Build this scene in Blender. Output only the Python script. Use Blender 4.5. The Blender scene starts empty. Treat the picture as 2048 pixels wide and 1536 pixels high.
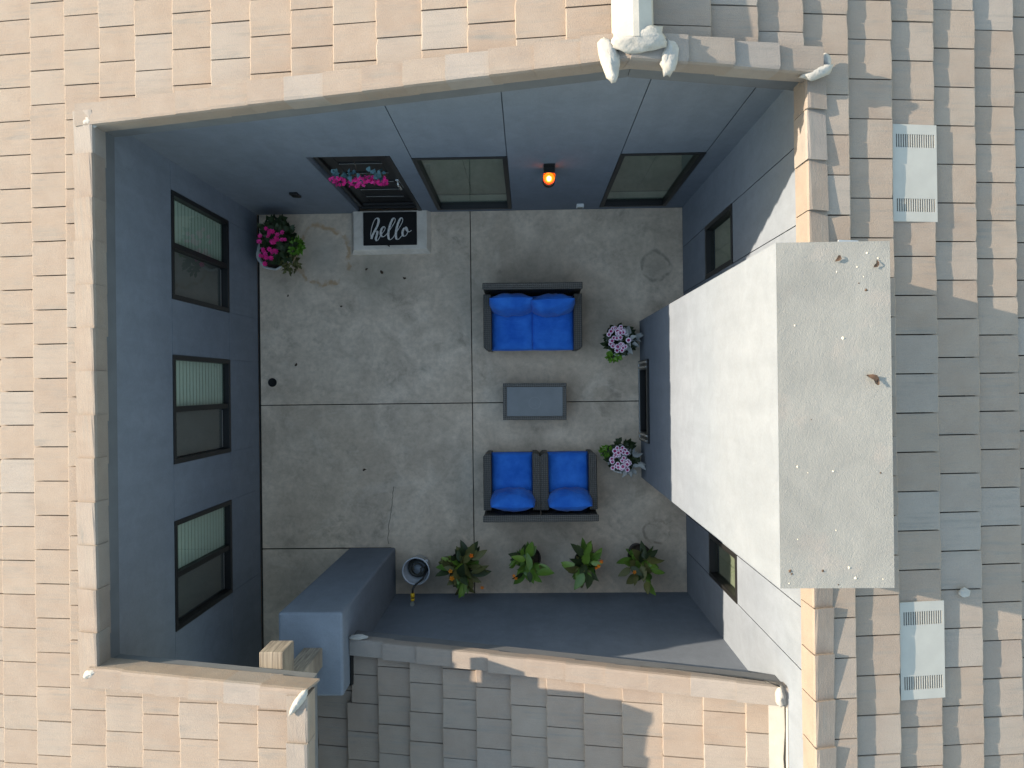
import bpy, bmesh, math, random
from mathutils import Vector, Matrix, noise

random.seed(7)
scene = bpy.context.scene
C = scene.collection
rad = math.radians

# ------------------------------------------------------------------ camera
cam = bpy.data.cameras.new('camera')
cam.sensor_width = 36.0
cam.lens = 1420.0 / 2048.0 * 36.0
cam.clip_end = 2000
cam_o = bpy.data.objects.new('camera', cam)
C.objects.link(cam_o)
Rm = Matrix(((0.9996939873, 0.0122644720, 0.0214828868),
             (-0.0122019800, 0.9999209392, -0.0030375944),
             (-0.0215184428, 0.0027745311, 0.9997646016)))
cam_o.matrix_world = Matrix.Translation((0, 0, 10.0)) @ Rm.to_4x4()
scene.camera = cam_o

# ------------------------------------------------------------------ sky, sun, exposure
SUN_EL = rad(20.6)
SUN_AZ = rad(-13.5)            # heading the light travels towards, from +X
world = bpy.data.worlds.new('World')
scene.world = world
world.use_nodes = True
wn = world.node_tree
sky = wn.nodes.new('ShaderNodeTexSky')
sky.sky_type = 'NISHITA'
sky.sun_disc = False
sky.sun_elevation = SUN_EL
sky.sun_rotation = rad(283.5)
sky.altitude = 350
sky.air_density = 1.8
sky.dust_density = 0.9
sky.ozone_density = 0.3
wn.links.new(sky.outputs[0], wn.nodes['Background'].inputs[0])
wn.nodes['Background'].inputs[1].default_value = 0.15
sun = bpy.data.lights.new('sun', 'SUN')
sun.energy = 4.0
sun.angle = rad(0.5)
sun.color = (1.0, 0.84, 0.64)
sun_o = bpy.data.objects.new('sun', sun)
C.objects.link(sun_o)
ldir = Vector((math.cos(SUN_AZ) * math.cos(SUN_EL), math.sin(SUN_AZ) * math.cos(SUN_EL), -math.sin(SUN_EL)))
sun_o.rotation_euler = ldir.to_track_quat('-Z', 'Y').to_euler()
sun_o.location = (-20, 5, 12)

vs = scene.view_settings
vs.view_transform = 'Standard'
vs.look = 'None'
vs.gamma = 1.0
vs.use_curve_mapping = False
vs.exposure = 1.6
scene.cycles.use_denoising = True
scene.cycles.max_bounces = 6
scene.cycles.diffuse_bounces = 3
scene.cycles.caustics_reflective = False
scene.cycles.caustics_refractive = False
scene.cycles.sample_clamp_indirect = 6

# ------------------------------------------------------------------ materials
def new_mat(name):
    m = bpy.data.materials.new(name)
    m.use_nodes = True
    return m, m.node_tree, m.node_tree.nodes['Principled BSDF']

def nd(nt, typ, **kw):
    n = nt.nodes.new(typ)
    for k, v in kw.items():
        setattr(n, k, v)
    return n

def mth(nt, op, a, b=None, clamp=False):
    n = nt.nodes.new('ShaderNodeMath')
    n.operation = op
    n.use_clamp = clamp
    for i, x in enumerate((a, b)):
        if x is None:
            continue
        if isinstance(x, (int, float)):
            n.inputs[i].default_value = x
        else:
            nt.links.new(x, n.inputs[i])
    return n.outputs[0]

def mixc(nt, fac, a, b, blend='MIX'):
    n = nt.nodes.new('ShaderNodeMix')
    n.data_type = 'RGBA'
    n.blend_type = blend
    if isinstance(fac, (int, float)):
        n.inputs[0].default_value = fac
    else:
        nt.links.new(fac, n.inputs[0])
    for i, x in ((6, a), (7, b)):
        if isinstance(x, tuple):
            n.inputs[i].default_value = (*x, 1)
        else:
            nt.links.new(x, n.inputs[i])
    return n.outputs[2]

def coords(nt, scale=(1, 1, 1), rnd=False, kind='Object'):
    tc = nt.nodes.new('ShaderNodeTexCoord')
    out = tc.outputs[kind]
    if rnd:
        oi = nt.nodes.new('ShaderNodeObjectInfo')
        va = nt.nodes.new('ShaderNodeVectorMath')
        va.operation = 'ADD'
        mu = mth(nt, 'MULTIPLY', oi.outputs['Random'], 57.0)
        nt.links.new(out, va.inputs[0])
        nt.links.new(mu, va.inputs[1])
        out = va.outputs[0]
    mp = nt.nodes.new('ShaderNodeMapping')
    mp.inputs['Scale'].default_value = scale
    nt.links.new(out, mp.inputs['Vector'])
    return mp.outputs[0]

def noise_n(nt, vec, scale, detail=4, rough=0.55, dist=0.0):
    n = nt.nodes.new('ShaderNodeTexNoise')
    n.inputs['Scale'].default_value = scale
    n.inputs['Detail'].default_value = detail
    n.inputs['Roughness'].default_value = rough
    n.inputs['Distortion'].default_value = dist
    nt.links.new(vec, n.inputs['Vector'])
    return n.outputs['Fac']

def ramp(nt, fac, stops, interp='LINEAR'):
    r = nt.nodes.new('ShaderNodeValToRGB')
    r.color_ramp.interpolation = interp
    e = r.color_ramp.elements
    while len(e) < len(stops):
        e.new(0.5)
    for el, (p, c) in zip(e, stops):
        el.position = p
        el.color = (*c, 1) if len(c) == 3 else c
    nt.links.new(fac, r.inputs[0])
    return r.outputs[0]

def rngf(nt, fac, a, b):
    m = nt.nodes.new('ShaderNodeMapRange')
    m.inputs[1].default_value = a
    m.inputs[2].default_value = b
    m.clamp = True
    nt.links.new(fac, m.inputs[0])
    return m.outputs[0]

def bump(nt, bsdf, h, strength=0.3, dist=0.01):
    b = nt.nodes.new('ShaderNodeBump')
    b.inputs['Strength'].default_value = strength
    b.inputs['Distance'].default_value = dist
    nt.links.new(h, b.inputs['Height'])
    nt.links.new(b.outputs[0], bsdf.inputs['Normal'])

M = {}

def simple(name, col, rough=0.6, metal=0.0, var=0.0, vscale=8.0, bmp=0.0, bscale=60.0, rnd=False, spec=None):
    m, nt, b = new_mat(name)
    b.inputs['Roughness'].default_value = rough
    b.inputs['Metallic'].default_value = metal
    if spec is not None:
        b.inputs['Specular IOR Level'].default_value = spec
    if var:
        v = coords(nt, rnd=rnd)
        f = rngf(nt, noise_n(nt, v, vscale), 0.3, 0.7)
        lo = tuple(c * (1 - var) for c in col)
        hi = tuple(min(1, c * (1 + var)) for c in col)
        nt.links.new(mixc(nt, f, lo, hi), b.inputs['Base Color'])
    else:
        b.inputs['Base Color'].default_value = (*col, 1)
    if bmp:
        v = coords(nt)
        bump(nt, b, noise_n(nt, v, bscale, 3), bmp, 0.01)
    M[name] = m
    return m

def tile_mat(name, stops, grey=(0.165, 0.158, 0.15)):
    m, nt, b = new_mat(name)
    oi = nt.nodes.new('ShaderNodeObjectInfo')
    base = ramp(nt, oi.outputs['Random'], stops)
    v1 = coords(nt, (2.2, 34, 6), rnd=True)
    streak = rngf(nt, noise_n(nt, v1, 1.0, 5, 0.6), 0.46, 0.7)
    v2 = coords(nt, (3.0, 7, 3), rnd=True)
    patch = rngf(nt, noise_n(nt, v2, 1.0, 3, 0.5), 0.42, 0.68)
    f = mth(nt, 'MULTIPLY', streak, patch)
    c = mixc(nt, mth(nt, 'MULTIPLY', f, 1.0, clamp=True), base, grey)
    v3 = coords(nt, (1, 1, 1), rnd=True)
    cl = rngf(nt, noise_n(nt, v3, 5.0, 4, 0.6), 0.25, 0.8)
    c = mixc(nt, mth(nt, 'MULTIPLY', cl, 0.6), c, mixc(nt, 0.5, base, (0.345, 0.315, 0.28)))
    sp = rngf(nt, noise_n(nt, v3, 160.0, 2, 0.5), 0.35, 0.75)
    c = mixc(nt, mth(nt, 'MULTIPLY', sp, 0.22), c, (0.12, 0.105, 0.09))
    nt.links.new(c, b.inputs['Base Color'])
    b.inputs['Roughness'].default_value = 0.85
    b.inputs['Specular IOR Level'].default_value = 0.2
    v4 = coords(nt, (6, 40, 10), rnd=True)
    bump(nt, b, mth(nt, 'ADD', noise_n(nt, v4, 1.5, 4), mth(nt, 'MULTIPLY', sp, 0.6)), 0.34, 0.008)
    M[name] = m

TS = [(0.0, (0.240, 0.188, 0.152)), (0.3, (0.249, 0.198, 0.162)), (0.52, (0.231, 0.180, 0.147)), (0.68, (0.247, 0.200, 0.165)),
      (0.86, (0.246, 0.207, 0.180)), (0.96, (0.256, 0.227, 0.206)), (1.0, (0.221, 0.174, 0.145))]
tile_mat('roof_tile', TS)
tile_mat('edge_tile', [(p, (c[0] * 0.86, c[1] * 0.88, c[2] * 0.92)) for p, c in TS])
simple('underlay', (0.03, 0.028, 0.026), 0.9)

def stucco(name, col, lo, bs=0.22, bsc=70.0, rough=0.85):
    m, nt, b = new_mat(name)
    v = coords(nt, (1, 1, 1), kind='Object')
    big = rngf(nt, noise_n(nt, v, 0.9, 5, 0.6, 0.4), 0.3, 0.72)
    vv = coords(nt, (5, 5, 0.7))
    st = rngf(nt, noise_n(nt, vv, 1.0, 4, 0.6), 0.4, 0.75)
    c = mixc(nt, big, lo, col)
    c = mixc(nt, mth(nt, 'MULTIPLY', st, 0.5), c, tuple(x * 0.84 for x in lo))
    mid = rngf(nt, noise_n(nt, v, 5.5, 6, 0.68, 0.6), 0.34, 0.7)
    c = mixc(nt, mth(nt, 'MULTIPLY', mid, 0.42), c, tuple(x * 0.72 for x in lo))
    gr_ = rngf(nt, noise_n(nt, v, 55.0, 4, 0.7), 0.35, 0.7)
    c = mixc(nt, mth(nt, 'MULTIPLY', gr_, 0.16), c, tuple(x * 1.25 for x in col))
    nt.links.new(c, b.inputs['Base Color'])
    b.inputs['Roughness'].default_value = rough
    b.inputs['Specular IOR Level'].default_value = 0.25
    bump(nt, b, noise_n(nt, v, bsc, 3, 0.6), bs, 0.006)
    M[name] = m

stucco('stucco', (0.196, 0.222, 0.264), (0.158, 0.183, 0.222))
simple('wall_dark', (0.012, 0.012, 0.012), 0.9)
simple('groove', (0.06, 0.075, 0.10), 0.9)
simple('fascia', (0.10, 0.108, 0.12), 0.8, var=0.1, vscale=5)

# chimney cap: trowelled stucco with chips and specks
m, nt, b = new_mat('stucco_cap')
v = coords(nt)
base = mixc(nt, rngf(nt, noise_n(nt, v, 2.2, 5, 0.6, 0.5), 0.3, 0.7), (0.178, 0.178, 0.172), (0.228, 0.226, 0.216))
pk = rngf(nt, noise_n(nt, coords(nt, (1, 1, 1)), 3.1, 3), 0.56, 0.7)
base = mixc(nt, mth(nt, 'MULTIPLY', pk, 0.35), base, (0.28, 0.24, 0.22))
nt.links.new(base, b.inputs['Base Color'])
b.inputs['Roughness'].default_value = 0.9
vt = coords(nt, (1, 1, 1))
h1 = noise_n(nt, vt, 60.0, 3, 0.55, 2.0)
h2 = noise_n(nt, vt, 150.0, 3, 0.6, 0.8)
bump(nt, b, mth(nt, 'ADD', h1, mth(nt, 'MULTIPLY', h2, 0.5)), 0.6, 0.007)
M['stucco_cap'] = m

# courtyard concrete
def concrete(name, stains):
    m, nt, b = new_mat(name)
    g = nd(nt, 'ShaderNodeNewGeometry')
    mp = nd(nt, 'ShaderNodeMapping')
    nt.links.new(g.outputs['Position'], mp.inputs['Vector'])
    v = mp.outputs[0]
    n1 = rngf(nt, noise_n(nt, v, 0.55, 6, 0.62, 0.5), 0.33, 0.68)
    n2 = rngf(nt, noise_n(nt, v, 2.6, 6, 0.65, 0.8), 0.36, 0.68)
    n3 = rngf(nt, noise_n(nt, v, 14.0, 5, 0.7), 0.42, 0.72)
    c = mixc(nt, n1, (0.60, 0.485, 0.37), (0.82, 0.69, 0.555))
    c = mixc(nt, mth(nt, 'MULTIPLY', n2, 0.6), c, (0.37, 0.30, 0.23))
    lt = rngf(nt, noise_n(nt, v, 1.7, 6, 0.7, 1.0), 0.55, 0.75)
    c = mixc(nt, mth(nt, 'MULTIPLY', lt, 0.4), c, (0.86, 0.76, 0.64))
    c = mixc(nt, mth(nt, 'MULTIPLY', n3, 0.34), c, (0.25, 0.215, 0.17))
    sm = mth(nt, 'MULTIPLY', rngf(nt, noise_n(nt, v, 1.25, 7, 0.72, 0.3), 0.54, 0.66), rngf(nt, noise_n(nt, v, 7.0, 5, 0.7, 0.5), 0.4, 0.62))
    c = mixc(nt, mth(nt, 'MULTIPLY', sm, 0.55), c, (0.21, 0.18, 0.14))
    sp = rngf(nt, noise_n(nt, v, 90.0, 3, 0.6), 0.62, 0.75)
    c = mixc(nt, mth(nt, 'MULTIPLY', sp, 0.4), c, (0.14, 0.13, 0.12))
    if stains:
        wob = noise_n(nt, v, 3.5, 4, 0.6)
        for (sx, sy, r, wd, col, st, fill) in stains:
            d = nd(nt, 'ShaderNodeVectorMath', operation='DISTANCE')
            d.inputs[1].default_value = (sx, sy, 0)
            nt.links.new(v, d.inputs[0])
            dd = mth(nt, 'ADD', d.outputs['Value'], mth(nt, 'MULTIPLY', mth(nt, 'SUBTRACT', wob, 0.5), r * 0.9))
            if fill:
                k = rngf(nt, dd, r, r * 0.25)
            else:
                k = rngf(nt, mth(nt, 'ABSOLUTE', mth(nt, 'SUBTRACT', dd, r)), wd, wd * 0.2)
                k = mth(nt, 'MULTIPLY', k, rngf(nt, noise_n(nt, v, 6.0, 3), 0.38, 0.55))
            c = mixc(nt, mth(nt, 'MULTIPLY', k, st), c, col)
    nt.links.new(c, b.inputs['Base Color'])
    b.inputs['Roughness'].default_value = 0.8
    b.inputs['Specular IOR Level'].default_value = 0.3
    bump(nt, b, mth(nt, 'ADD', n3, mth(nt, 'MULTIPLY', sp, -0.6)), 0.12, 0.004)
    M[name] = m

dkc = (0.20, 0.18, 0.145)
concrete('concrete', [
    (-2.86, 1.88, 0.40, 0.05, (0.46, 0.28, 0.14), 0.75, False),
    (-2.86, 1.88, 0.36, 0, (0.36, 0.33, 0.28), 0.5, True),
    (-2.1, 1.62, 0.55, 0, (0.30, 0.27, 0.21), 0.6, True),
    (1.82, 1.66, 0.20, 0.035, dkc, 0.6, False), (1.82, 1.66, 0.24, 0, dkc, 0.35, True),
    (1.79, -2.06, 0.17, 0.03, (0.17, 0.13, 0.10), 0.6, False), (1.70, -2.12, 0.2, 0, dkc, 0.25, True),
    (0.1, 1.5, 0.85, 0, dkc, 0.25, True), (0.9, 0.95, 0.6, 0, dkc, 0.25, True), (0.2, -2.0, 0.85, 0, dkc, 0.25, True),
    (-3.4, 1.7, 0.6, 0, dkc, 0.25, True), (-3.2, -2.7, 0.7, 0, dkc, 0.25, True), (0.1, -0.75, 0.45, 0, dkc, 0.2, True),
    (-1.35, -2.75, 0.6, 0, (0.2, 0.17, 0.13), 0.35, True)])
concrete('concrete_step', [])
simple('slab_gap', (0.03, 0.03, 0.028), 0.95)

# dirt / gravel beyond the house
simple('gravel', (0.30, 0.25, 0.20), 0.95, var=0.25, vscale=3, bmp=0.4, bscale=40)

simple('black_frame', (0.010, 0.010, 0.010), 0.45)
simple('door_black', (0.013, 0.012, 0.012), 0.5, var=0.25, vscale=20)
simple('silver', (0.6, 0.6, 0.58), 0.25, metal=0.9)
simple('dark_metal', (0.02, 0.02, 0.02), 0.4, metal=0.5)
simple('white_mastic', (0.30, 0.29, 0.275), 0.8, var=0.12, vscale=14, bmp=0.6, bscale=30)
simple('ridge_white', (0.32, 0.305, 0.28), 0.8, var=0.12, vscale=5, bmp=0.15)
simple('vent_metal', (0.30, 0.297, 0.28), 0.55, var=0.06, vscale=6)
simple('flashing', (0.30, 0.32, 0.35), 0.5, metal=0.15, var=0.1)
simple('white_paint', (0.72, 0.73, 0.72), 0.5, var=0.05)
simple('nail', (0.05, 0.045, 0.04), 0.6)
simple('blind', (0.50, 0.52, 0.475), 0.7)
simple('shade', (0.20, 0.20, 0.165), 0.85, var=0.06, vscale=2)
simple('screen', (0.10, 0.112, 0.10), 0.75)
simple('bead_grey', (0.5, 0.5, 0.47), 0.35)
simple('tone_band_grey', (0.34, 0.355, 0.31), 0.8, var=0.1, vscale=3)
simple('amber', (0.75, 0.26, 0.03), 0.4)
simple('drain', (0.012, 0.012, 0.012), 0.7)
simple('crack', (0.07, 0.066, 0.06), 0.95)
simple('log', (0.13, 0.10, 0.08), 0.9, var=0.5, vscale=25, bmp=0.5)
simple('soil', (0.045, 0.032, 0.022), 0.95, var=0.4, vscale=30, bmp=0.8)
simple('pot_dark', (0.035, 0.025, 0.02), 0.6, var=0.3)
simple('pot_white', (0.50, 0.50, 0.49), 0.6, var=0.12, vscale=12, bmp=0.3, bscale=30)
simple('pot_grey', (0.09, 0.095, 0.10), 0.7, var=0.2, bmp=0.3)
simple('bucket', (0.50, 0.53, 0.58), 0.4, metal=0.2, var=0.1)
simple('hose', (0.055, 0.055, 0.045), 0.5, var=0.2)
simple('hose_black', (0.01, 0.01, 0.01), 0.5)
simple('yellow', (0.75, 0.46, 0.015), 0.45)
simple('brass', (0.42, 0.43, 0.38), 0.4, metal=0.6)
simple('twig', (0.08, 0.055, 0.035), 0.9)
simple('dry_leaf', (0.06, 0.034, 0.02), 0.8, var=0.4, vscale=30, rnd=True)
simple('pebble', (0.50, 0.46, 0.39), 0.8, var=0.2)
simple('table_top', (0.17, 0.185, 0.195), 0.45, var=0.08, vscale=6)
simple('table_ring', (0.24, 0.255, 0.26), 0.5)
simple('letter', (0.62, 0.61, 0.585), 0.9, var=0.35, vscale=60)

def leafmat(name, a, b_, rough=0.4, spec=0.5, trans=0.0):
    m, nt, b = new_mat(name)
    oi = nt.nodes.new('ShaderNodeObjectInfo')
    v = coords(nt, rnd=True)
    f = mth(nt, 'ADD', mth(nt, 'MULTIPLY', oi.outputs['Random'], 0.6), mth(nt, 'MULTIPLY', noise_n(nt, v, 14, 3), 0.5), clamp=True)
    nt.links.new(mixc(nt, f, a, b_), b.inputs['Base Color'])
    b.inputs['Roughness'].default_value = rough
    b.inputs['Specular IOR Level'].default_value = spec
    M[name] = m

leafmat('leaf_green', (0.05, 0.13, 0.016), (0.17, 0.28, 0.035))
leafmat('leaf_dark', (0.018, 0.032, 0.012), (0.045, 0.065, 0.024), 0.5, 0.3)
leafmat('leaf_olive', (0.07, 0.075, 0.025), (0.15, 0.145, 0.045), 0.5, 0.3)
leafmat('leaf_lime', (0.07, 0.19, 0.012), (0.15, 0.30, 0.03), 0.5, 0.3)
leafmat('leaf_silver', (0.20, 0.21, 0.205), (0.40, 0.41, 0.40), 0.8, 0.2)
leafmat('leaf_teal', (0.03, 0.085, 0.085), (0.12, 0.22, 0.26), 0.6, 0.3)
leafmat('leaf_tip', (0.22, 0.12, 0.04), (0.34, 0.22, 0.08), 0.7, 0.2)
leafmat('petal_pink', (0.80, 0.02, 0.24), (0.90, 0.08, 0.42), 0.6, 0.2)
leafmat('petal_magenta', (0.30, 0.012, 0.10), (0.45, 0.02, 0.17), 0.6, 0.2)
leafmat('petal_white', (0.72, 0.55, 0.70), (0.85, 0.72, 0.82), 0.6, 0.2)
leafmat('petal_orange', (0.75, 0.13, 0.012), (0.80, 0.34, 0.03), 0.5, 0.2)

# blue cushion cloth
m, nt, b = new_mat('blue_cloth')
v = coords(nt, rnd=True)
f = rngf(nt, noise_n(nt, v, 5, 4, 0.6), 0.3, 0.7)
nt.links.new(mixc(nt, f, (0.012, 0.105, 0.50), (0.034, 0.185, 0.66)), b.inputs['Base Color'])
b.inputs['Roughness'].default_value = 0.8
b.inputs['Specular IOR Level'].default_value = 0.15
b.inputs['Sheen Weight'].default_value = 0.12
wr = noise_n(nt, coords(nt, (3, 9, 5), rnd=True), 1.2, 4, 0.6, 1.5)
bump(nt, b, wr, 0.5, 0.03)
M['blue_cloth'] = m

# wicker
m, nt, b = new_mat('wicker')
tc = nd(nt, 'ShaderNodeTexCoord')
sx = nd(nt, 'ShaderNodeSeparateXYZ')
nt.links.new(tc.outputs['Object'], sx.inputs[0])
k = 2 * math.pi / 0.026
ws = None
for i in range(3):
    s = mth(nt, 'SINE', mth(nt, 'MULTIPLY', sx.outputs[i], k))
    ws = s if ws is None else mth(nt, 'ADD', ws, s)
hgt = rngf(nt, ws, -1.2, 1.6)
c = mixc(nt, hgt, (0.018, 0.017, 0.015), (0.12, 0.112, 0.098))
nt.links.new(c, b.inputs['Base Color'])
b.inputs['Roughness'].default_value = 0.5
bump(nt, b, hgt, 0.6, 0.006)
M['wicker'] = m

# timber
m, nt, b = new_mat('timber')
g1 = noise_n(nt, coords(nt, (60, 1.5, 4)), 1.0, 4, 0.6, 0.3)
c = mixc(nt, rngf(nt, g1, 0.35, 0.65), (0.14, 0.115, 0.09), (0.30, 0.255, 0.205))
nt.links.new(c, b.inputs['Base Color'])
b.inputs['Roughness'].default_value = 0.85
bump(nt, b, g1, 0.5, 0.006)
M['timber'] = m

# door mat
m, nt, b = new_mat('mat_black')
v = coords(nt)
b.inputs['Roughness'].default_value = 0.95
nt.links.new(mixc(nt, noise_n(nt, v, 150, 2), (0.005, 0.005, 0.005), (0.016, 0.015, 0.015)), b.inputs['Base Color'])
bump(nt, b, noise_n(nt, v, 220, 2), 0.6, 0.006)
M['mat_black'] = m

# glass pane: mostly clear with a green tint and a fresnel reflection
def glass(name, tint, refl=0.9):
    m, nt, b = new_mat(name)
    nt.nodes.remove(b)
    out = nt.nodes['Material Output']
    tr = nd(nt, 'ShaderNodeBsdfTransparent')
    tr.inputs[0].default_value = (*tint, 1)
    gl = nd(nt, 'ShaderNodeBsdfGlossy')
    gl.inputs['Roughness'].default_value = 0.02
    gl.inputs[0].default_value = (refl, refl, refl, 1)
    lw = nd(nt, 'ShaderNodeLayerWeight')
    lw.inputs['Blend'].default_value = 0.5
    fr = mth(nt, 'ADD', mth(nt, 'MULTIPLY', mth(nt, 'POWER', lw.outputs['Facing'], 4.0), 0.9), 0.05)
    mx = nd(nt, 'ShaderNodeMixShader')
    nt.links.new(fr, mx.inputs[0])
    nt.links.new(tr.outputs[0], mx.inputs[1])
    nt.links.new(gl.outputs[0], mx.inputs[2])
    nt.links.new(mx.outputs[0], out.inputs['Surface'])
    M[name] = m

glass('glass_green', (0.80, 0.885, 0.82))
glass('glass_clear', (0.9, 0.9, 0.9))
glass('glass_amber', (0.95, 0.52, 0.14))
m, nt, b = new_mat('bulb')
b.inputs['Emission Color'].default_value = (1.0, 0.36, 0.07, 1)
b.inputs['Emission Strength'].default_value = 5.0
M['bulb'] = m

# ------------------------------------------------------------------ mesh helpers
class MB:
    def __init__(self):
        self.v, self.f, self.mi = [], [], []

    def add(self, vs_, fs, mi=0):
        o = len(self.v)
        self.v += [tuple(x) for x in vs_]
        self.f += [tuple(i + o for i in f) for f in fs]
        self.mi += [mi] * len(fs)
        return self

    def box(self, x0, x1, y0, y1, z0, z1, mi=0, T=None):
        p = [Vector((x, y, z)) for x in (x0, x1) for y in (y0, y1) for z in (z0, z1)]
        if T is not None:
            p = [T @ q for q in p]
        fs = [(0, 1, 3, 2), (4, 6, 7, 5), (0, 4, 5, 1), (2, 3, 7, 6), (0, 2, 6, 4), (1, 5, 7, 3)]
        return self.add(p, fs, mi)

    def tube(self, pts, r, n=8, mi=0, cap=True):
        pts = [Vector(p) for p in pts]
        rs = r if isinstance(r, (list, tuple)) else [r] * len(pts)
        vsx, fs = [], []
        up = Vector((0, 0, 1))
        for i, p in enumerate(pts):
            t = (pts[min(i + 1, len(pts) - 1)] - pts[max(i - 1, 0)]).normalized()
            a = t.cross(up)
            if a.length < 1e-3:
                a = t.cross(Vector((1, 0, 0)))
            a.normalize()
            bb = a.cross(t)
            for k_ in range(n):
                th = 2 * math.pi * k_ / n
                vsx.append(p + (a * math.cos(th) + bb * math.sin(th)) * rs[i])
        for i in range(len(pts) - 1):
            for k_ in range(n):
                k2 = (k_ + 1) % n
                fs.append((i * n + k_, i * n + k2, (i + 1) * n + k2, (i + 1) * n + k_))
        if cap:
            fs.append(tuple(range(n))[::-1])
            fs.append(tuple((len(pts) - 1) * n + k_ for k_ in range(n)))
        return self.add(vsx, fs, mi)

    def lathe(self, prof, n=24, c=(0, 0, 0), mi=0, wob=0.0):
        vsx, fs = [], []
        for (r, z) in prof:
            for k_ in range(n):
                th = 2 * math.pi * k_ / n
                rr = r * (1 + wob * math.sin(th * 8))
                vsx.append((c[0] + rr * math.cos(th), c[1] + rr * math.sin(th), c[2] + z))
        for i in range(len(prof) - 1):
            for k_ in range(n):
                k2 = (k_ + 1) % n
                fs.append((i * n + k_, i * n + k2, (i + 1) * n + k2, (i + 1) * n + k_))
        return self.add(vsx, fs, mi)

    def prism(self, poly, z0, z1, mi=0):
        n = len(poly)
        vsx = [(x, y, z0) for x, y in poly] + [(x, y, z1) for x, y in poly]
        fs = [tuple(range(n))[::-1], tuple(range(n, 2 * n))]
        fs += [(i, (i + 1) % n, n + (i + 1) % n, n + i) for i in range(n)]
        return self.add(vsx, fs, mi)

    def mesh(self, name, mats, smooth=False):
        me = bpy.data.meshes.new(name)
        me.from_pydata(self.v, [], self.f)
        for m_ in mats:
            me.materials.append(M[m_])
        me.polygons.foreach_set('material_index', self.mi)
        if smooth:
            me.polygons.foreach_set('use_smooth', [True] * len(me.polygons))
        me.update()
        return me

    def build(self, name, mats, parent=None, smooth=False, bevel=0.0):
        if isinstance(mats, str):
            mats = [mats]
        return link(name, self.mesh(name, mats, smooth), parent, bevel)

def link(name, me, parent=None, bevel=0.0):
    o = bpy.data.objects.new(name, me)
    C.objects.link(o)
    if parent is not None:
        o.parent = parent
    if bevel:
        b_ = o.modifiers.new('bevel', 'BEVEL')
        b_.width = bevel
        b_.segments = 2
        b_.limit_method = 'ANGLE'
    return o

def tag(o, label=None, cat=None, group=None, kind=None):
    if label:
        o['label'] = label
    if cat:
        o['category'] = cat
    if group:
        o['group'] = group
    if kind:
        o['kind'] = kind
    return o

def thing(name, label, cat, loc=(0, 0, 0), rz=0.0, group=None):
    o = bpy.data.objects.new(name, None)
    o.empty_display_size = 0.2
    C.objects.link(o)
    o.location = loc
    o.rotation_euler = (0, 0, rz)
    return tag(o, label, cat, group)

def recalc(me):
    bm = bmesh.new()
    bm.from_mesh(me)
    bmesh.ops.remove_doubles(bm, verts=bm.verts, dist=1e-5)
    bmesh.ops.recalc_face_normals(bm, faces=bm.faces)
    bm.to_mesh(me)
    bm.free()

# ------------------------------------------------------------------ dimensions (metres)
XW, XE, YN, YS = -3.812, 2.203, 2.477, -2.912          # courtyard walls
def zW(x): return 4.88 + 0.23 * x                       # main roof, west slope
def zE(x): return 5.056 - 0.23 * (x - 0.765)            # main roof, east slope
def zS(x): return 3.15 + 0.30 * x                       # low roof south of the courtyard
RX = 0.765                                              # ridge
TT = 0.048                                              # tile thickness

# ------------------------------------------------------------------ ground
g = MB()
g.add([(-600, -600, -0.14), (600, -600, -0.14), (600, 600, -0.14), (-600, 600, -0.14)], [(0, 1, 2, 3)])
tag(g.build('ground', 'gravel'), 'tan gravel ground around the house', kind='structure')

# ------------------------------------------------------------------ courtyard floor, slab by slab
fl = MB().box(XW + 0.001, XE - 0.001, -6.3, YN - 0.001, -0.13, -0.03).build('courtyard_floor', 'slab_gap')
tag(fl, 'grey concrete courtyard floor', kind='structure')
gx, gy, j = -0.777, -0.23, 0.006
def slab(poly):
    o = MB().prism(poly, -0.1, 0.0).build('concrete_slab', 'concrete', fl, bevel=0.004)
    return o
slab([(XW + 0.03, gy + j), (gx - j, gy + j), (gx - j, YN), (XW + 0.03, YN)])
slab([(gx + j, gy + j), (XE, gy + j), (XE, YN), (gx + j, YN)])
slab([(gx + j, YS - 0.02), (XE, YS - 0.02), (XE, gy - j), (gx + j, gy - j)])
slab([(XW + 0.03, -2.258), (-1.95, -2.258), (-1.95, YS - 0.02), (gx - j, YS - 0.02), (gx - j, gy - j), (XW + 0.03, gy - j)])
slab([(XW + 0.03, -6.2), (-1.96, -6.2), (-1.96, -2.276), (XW + 0.03, -2.276)])
# a wandering crack by the column
pts, y = [], -1.40
x = -1.905
while y > -2.25:
    pts.append((x, y))
    y -= 0.045
    x += random.uniform(-0.014, 0.013)
cr = MB()
for (a, b2) in zip(pts, pts[1:]):
    w1 = 0.0035
    cr.add([(a[0] - w1, a[1], 0.0012), (a[0] + w1, a[1], 0.0012), (b2[0] + w1, b2[1], 0.0012), (b2[0] - w1, b2[1], 0.0012)], [(0, 1, 2, 3)])
cr.build('crack', 'crack', fl)

# ------------------------------------------------------------------ the house
house = thing('house', 'grey blue stucco house with tan tile roof wrapped round the courtyard', 'house')

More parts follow.
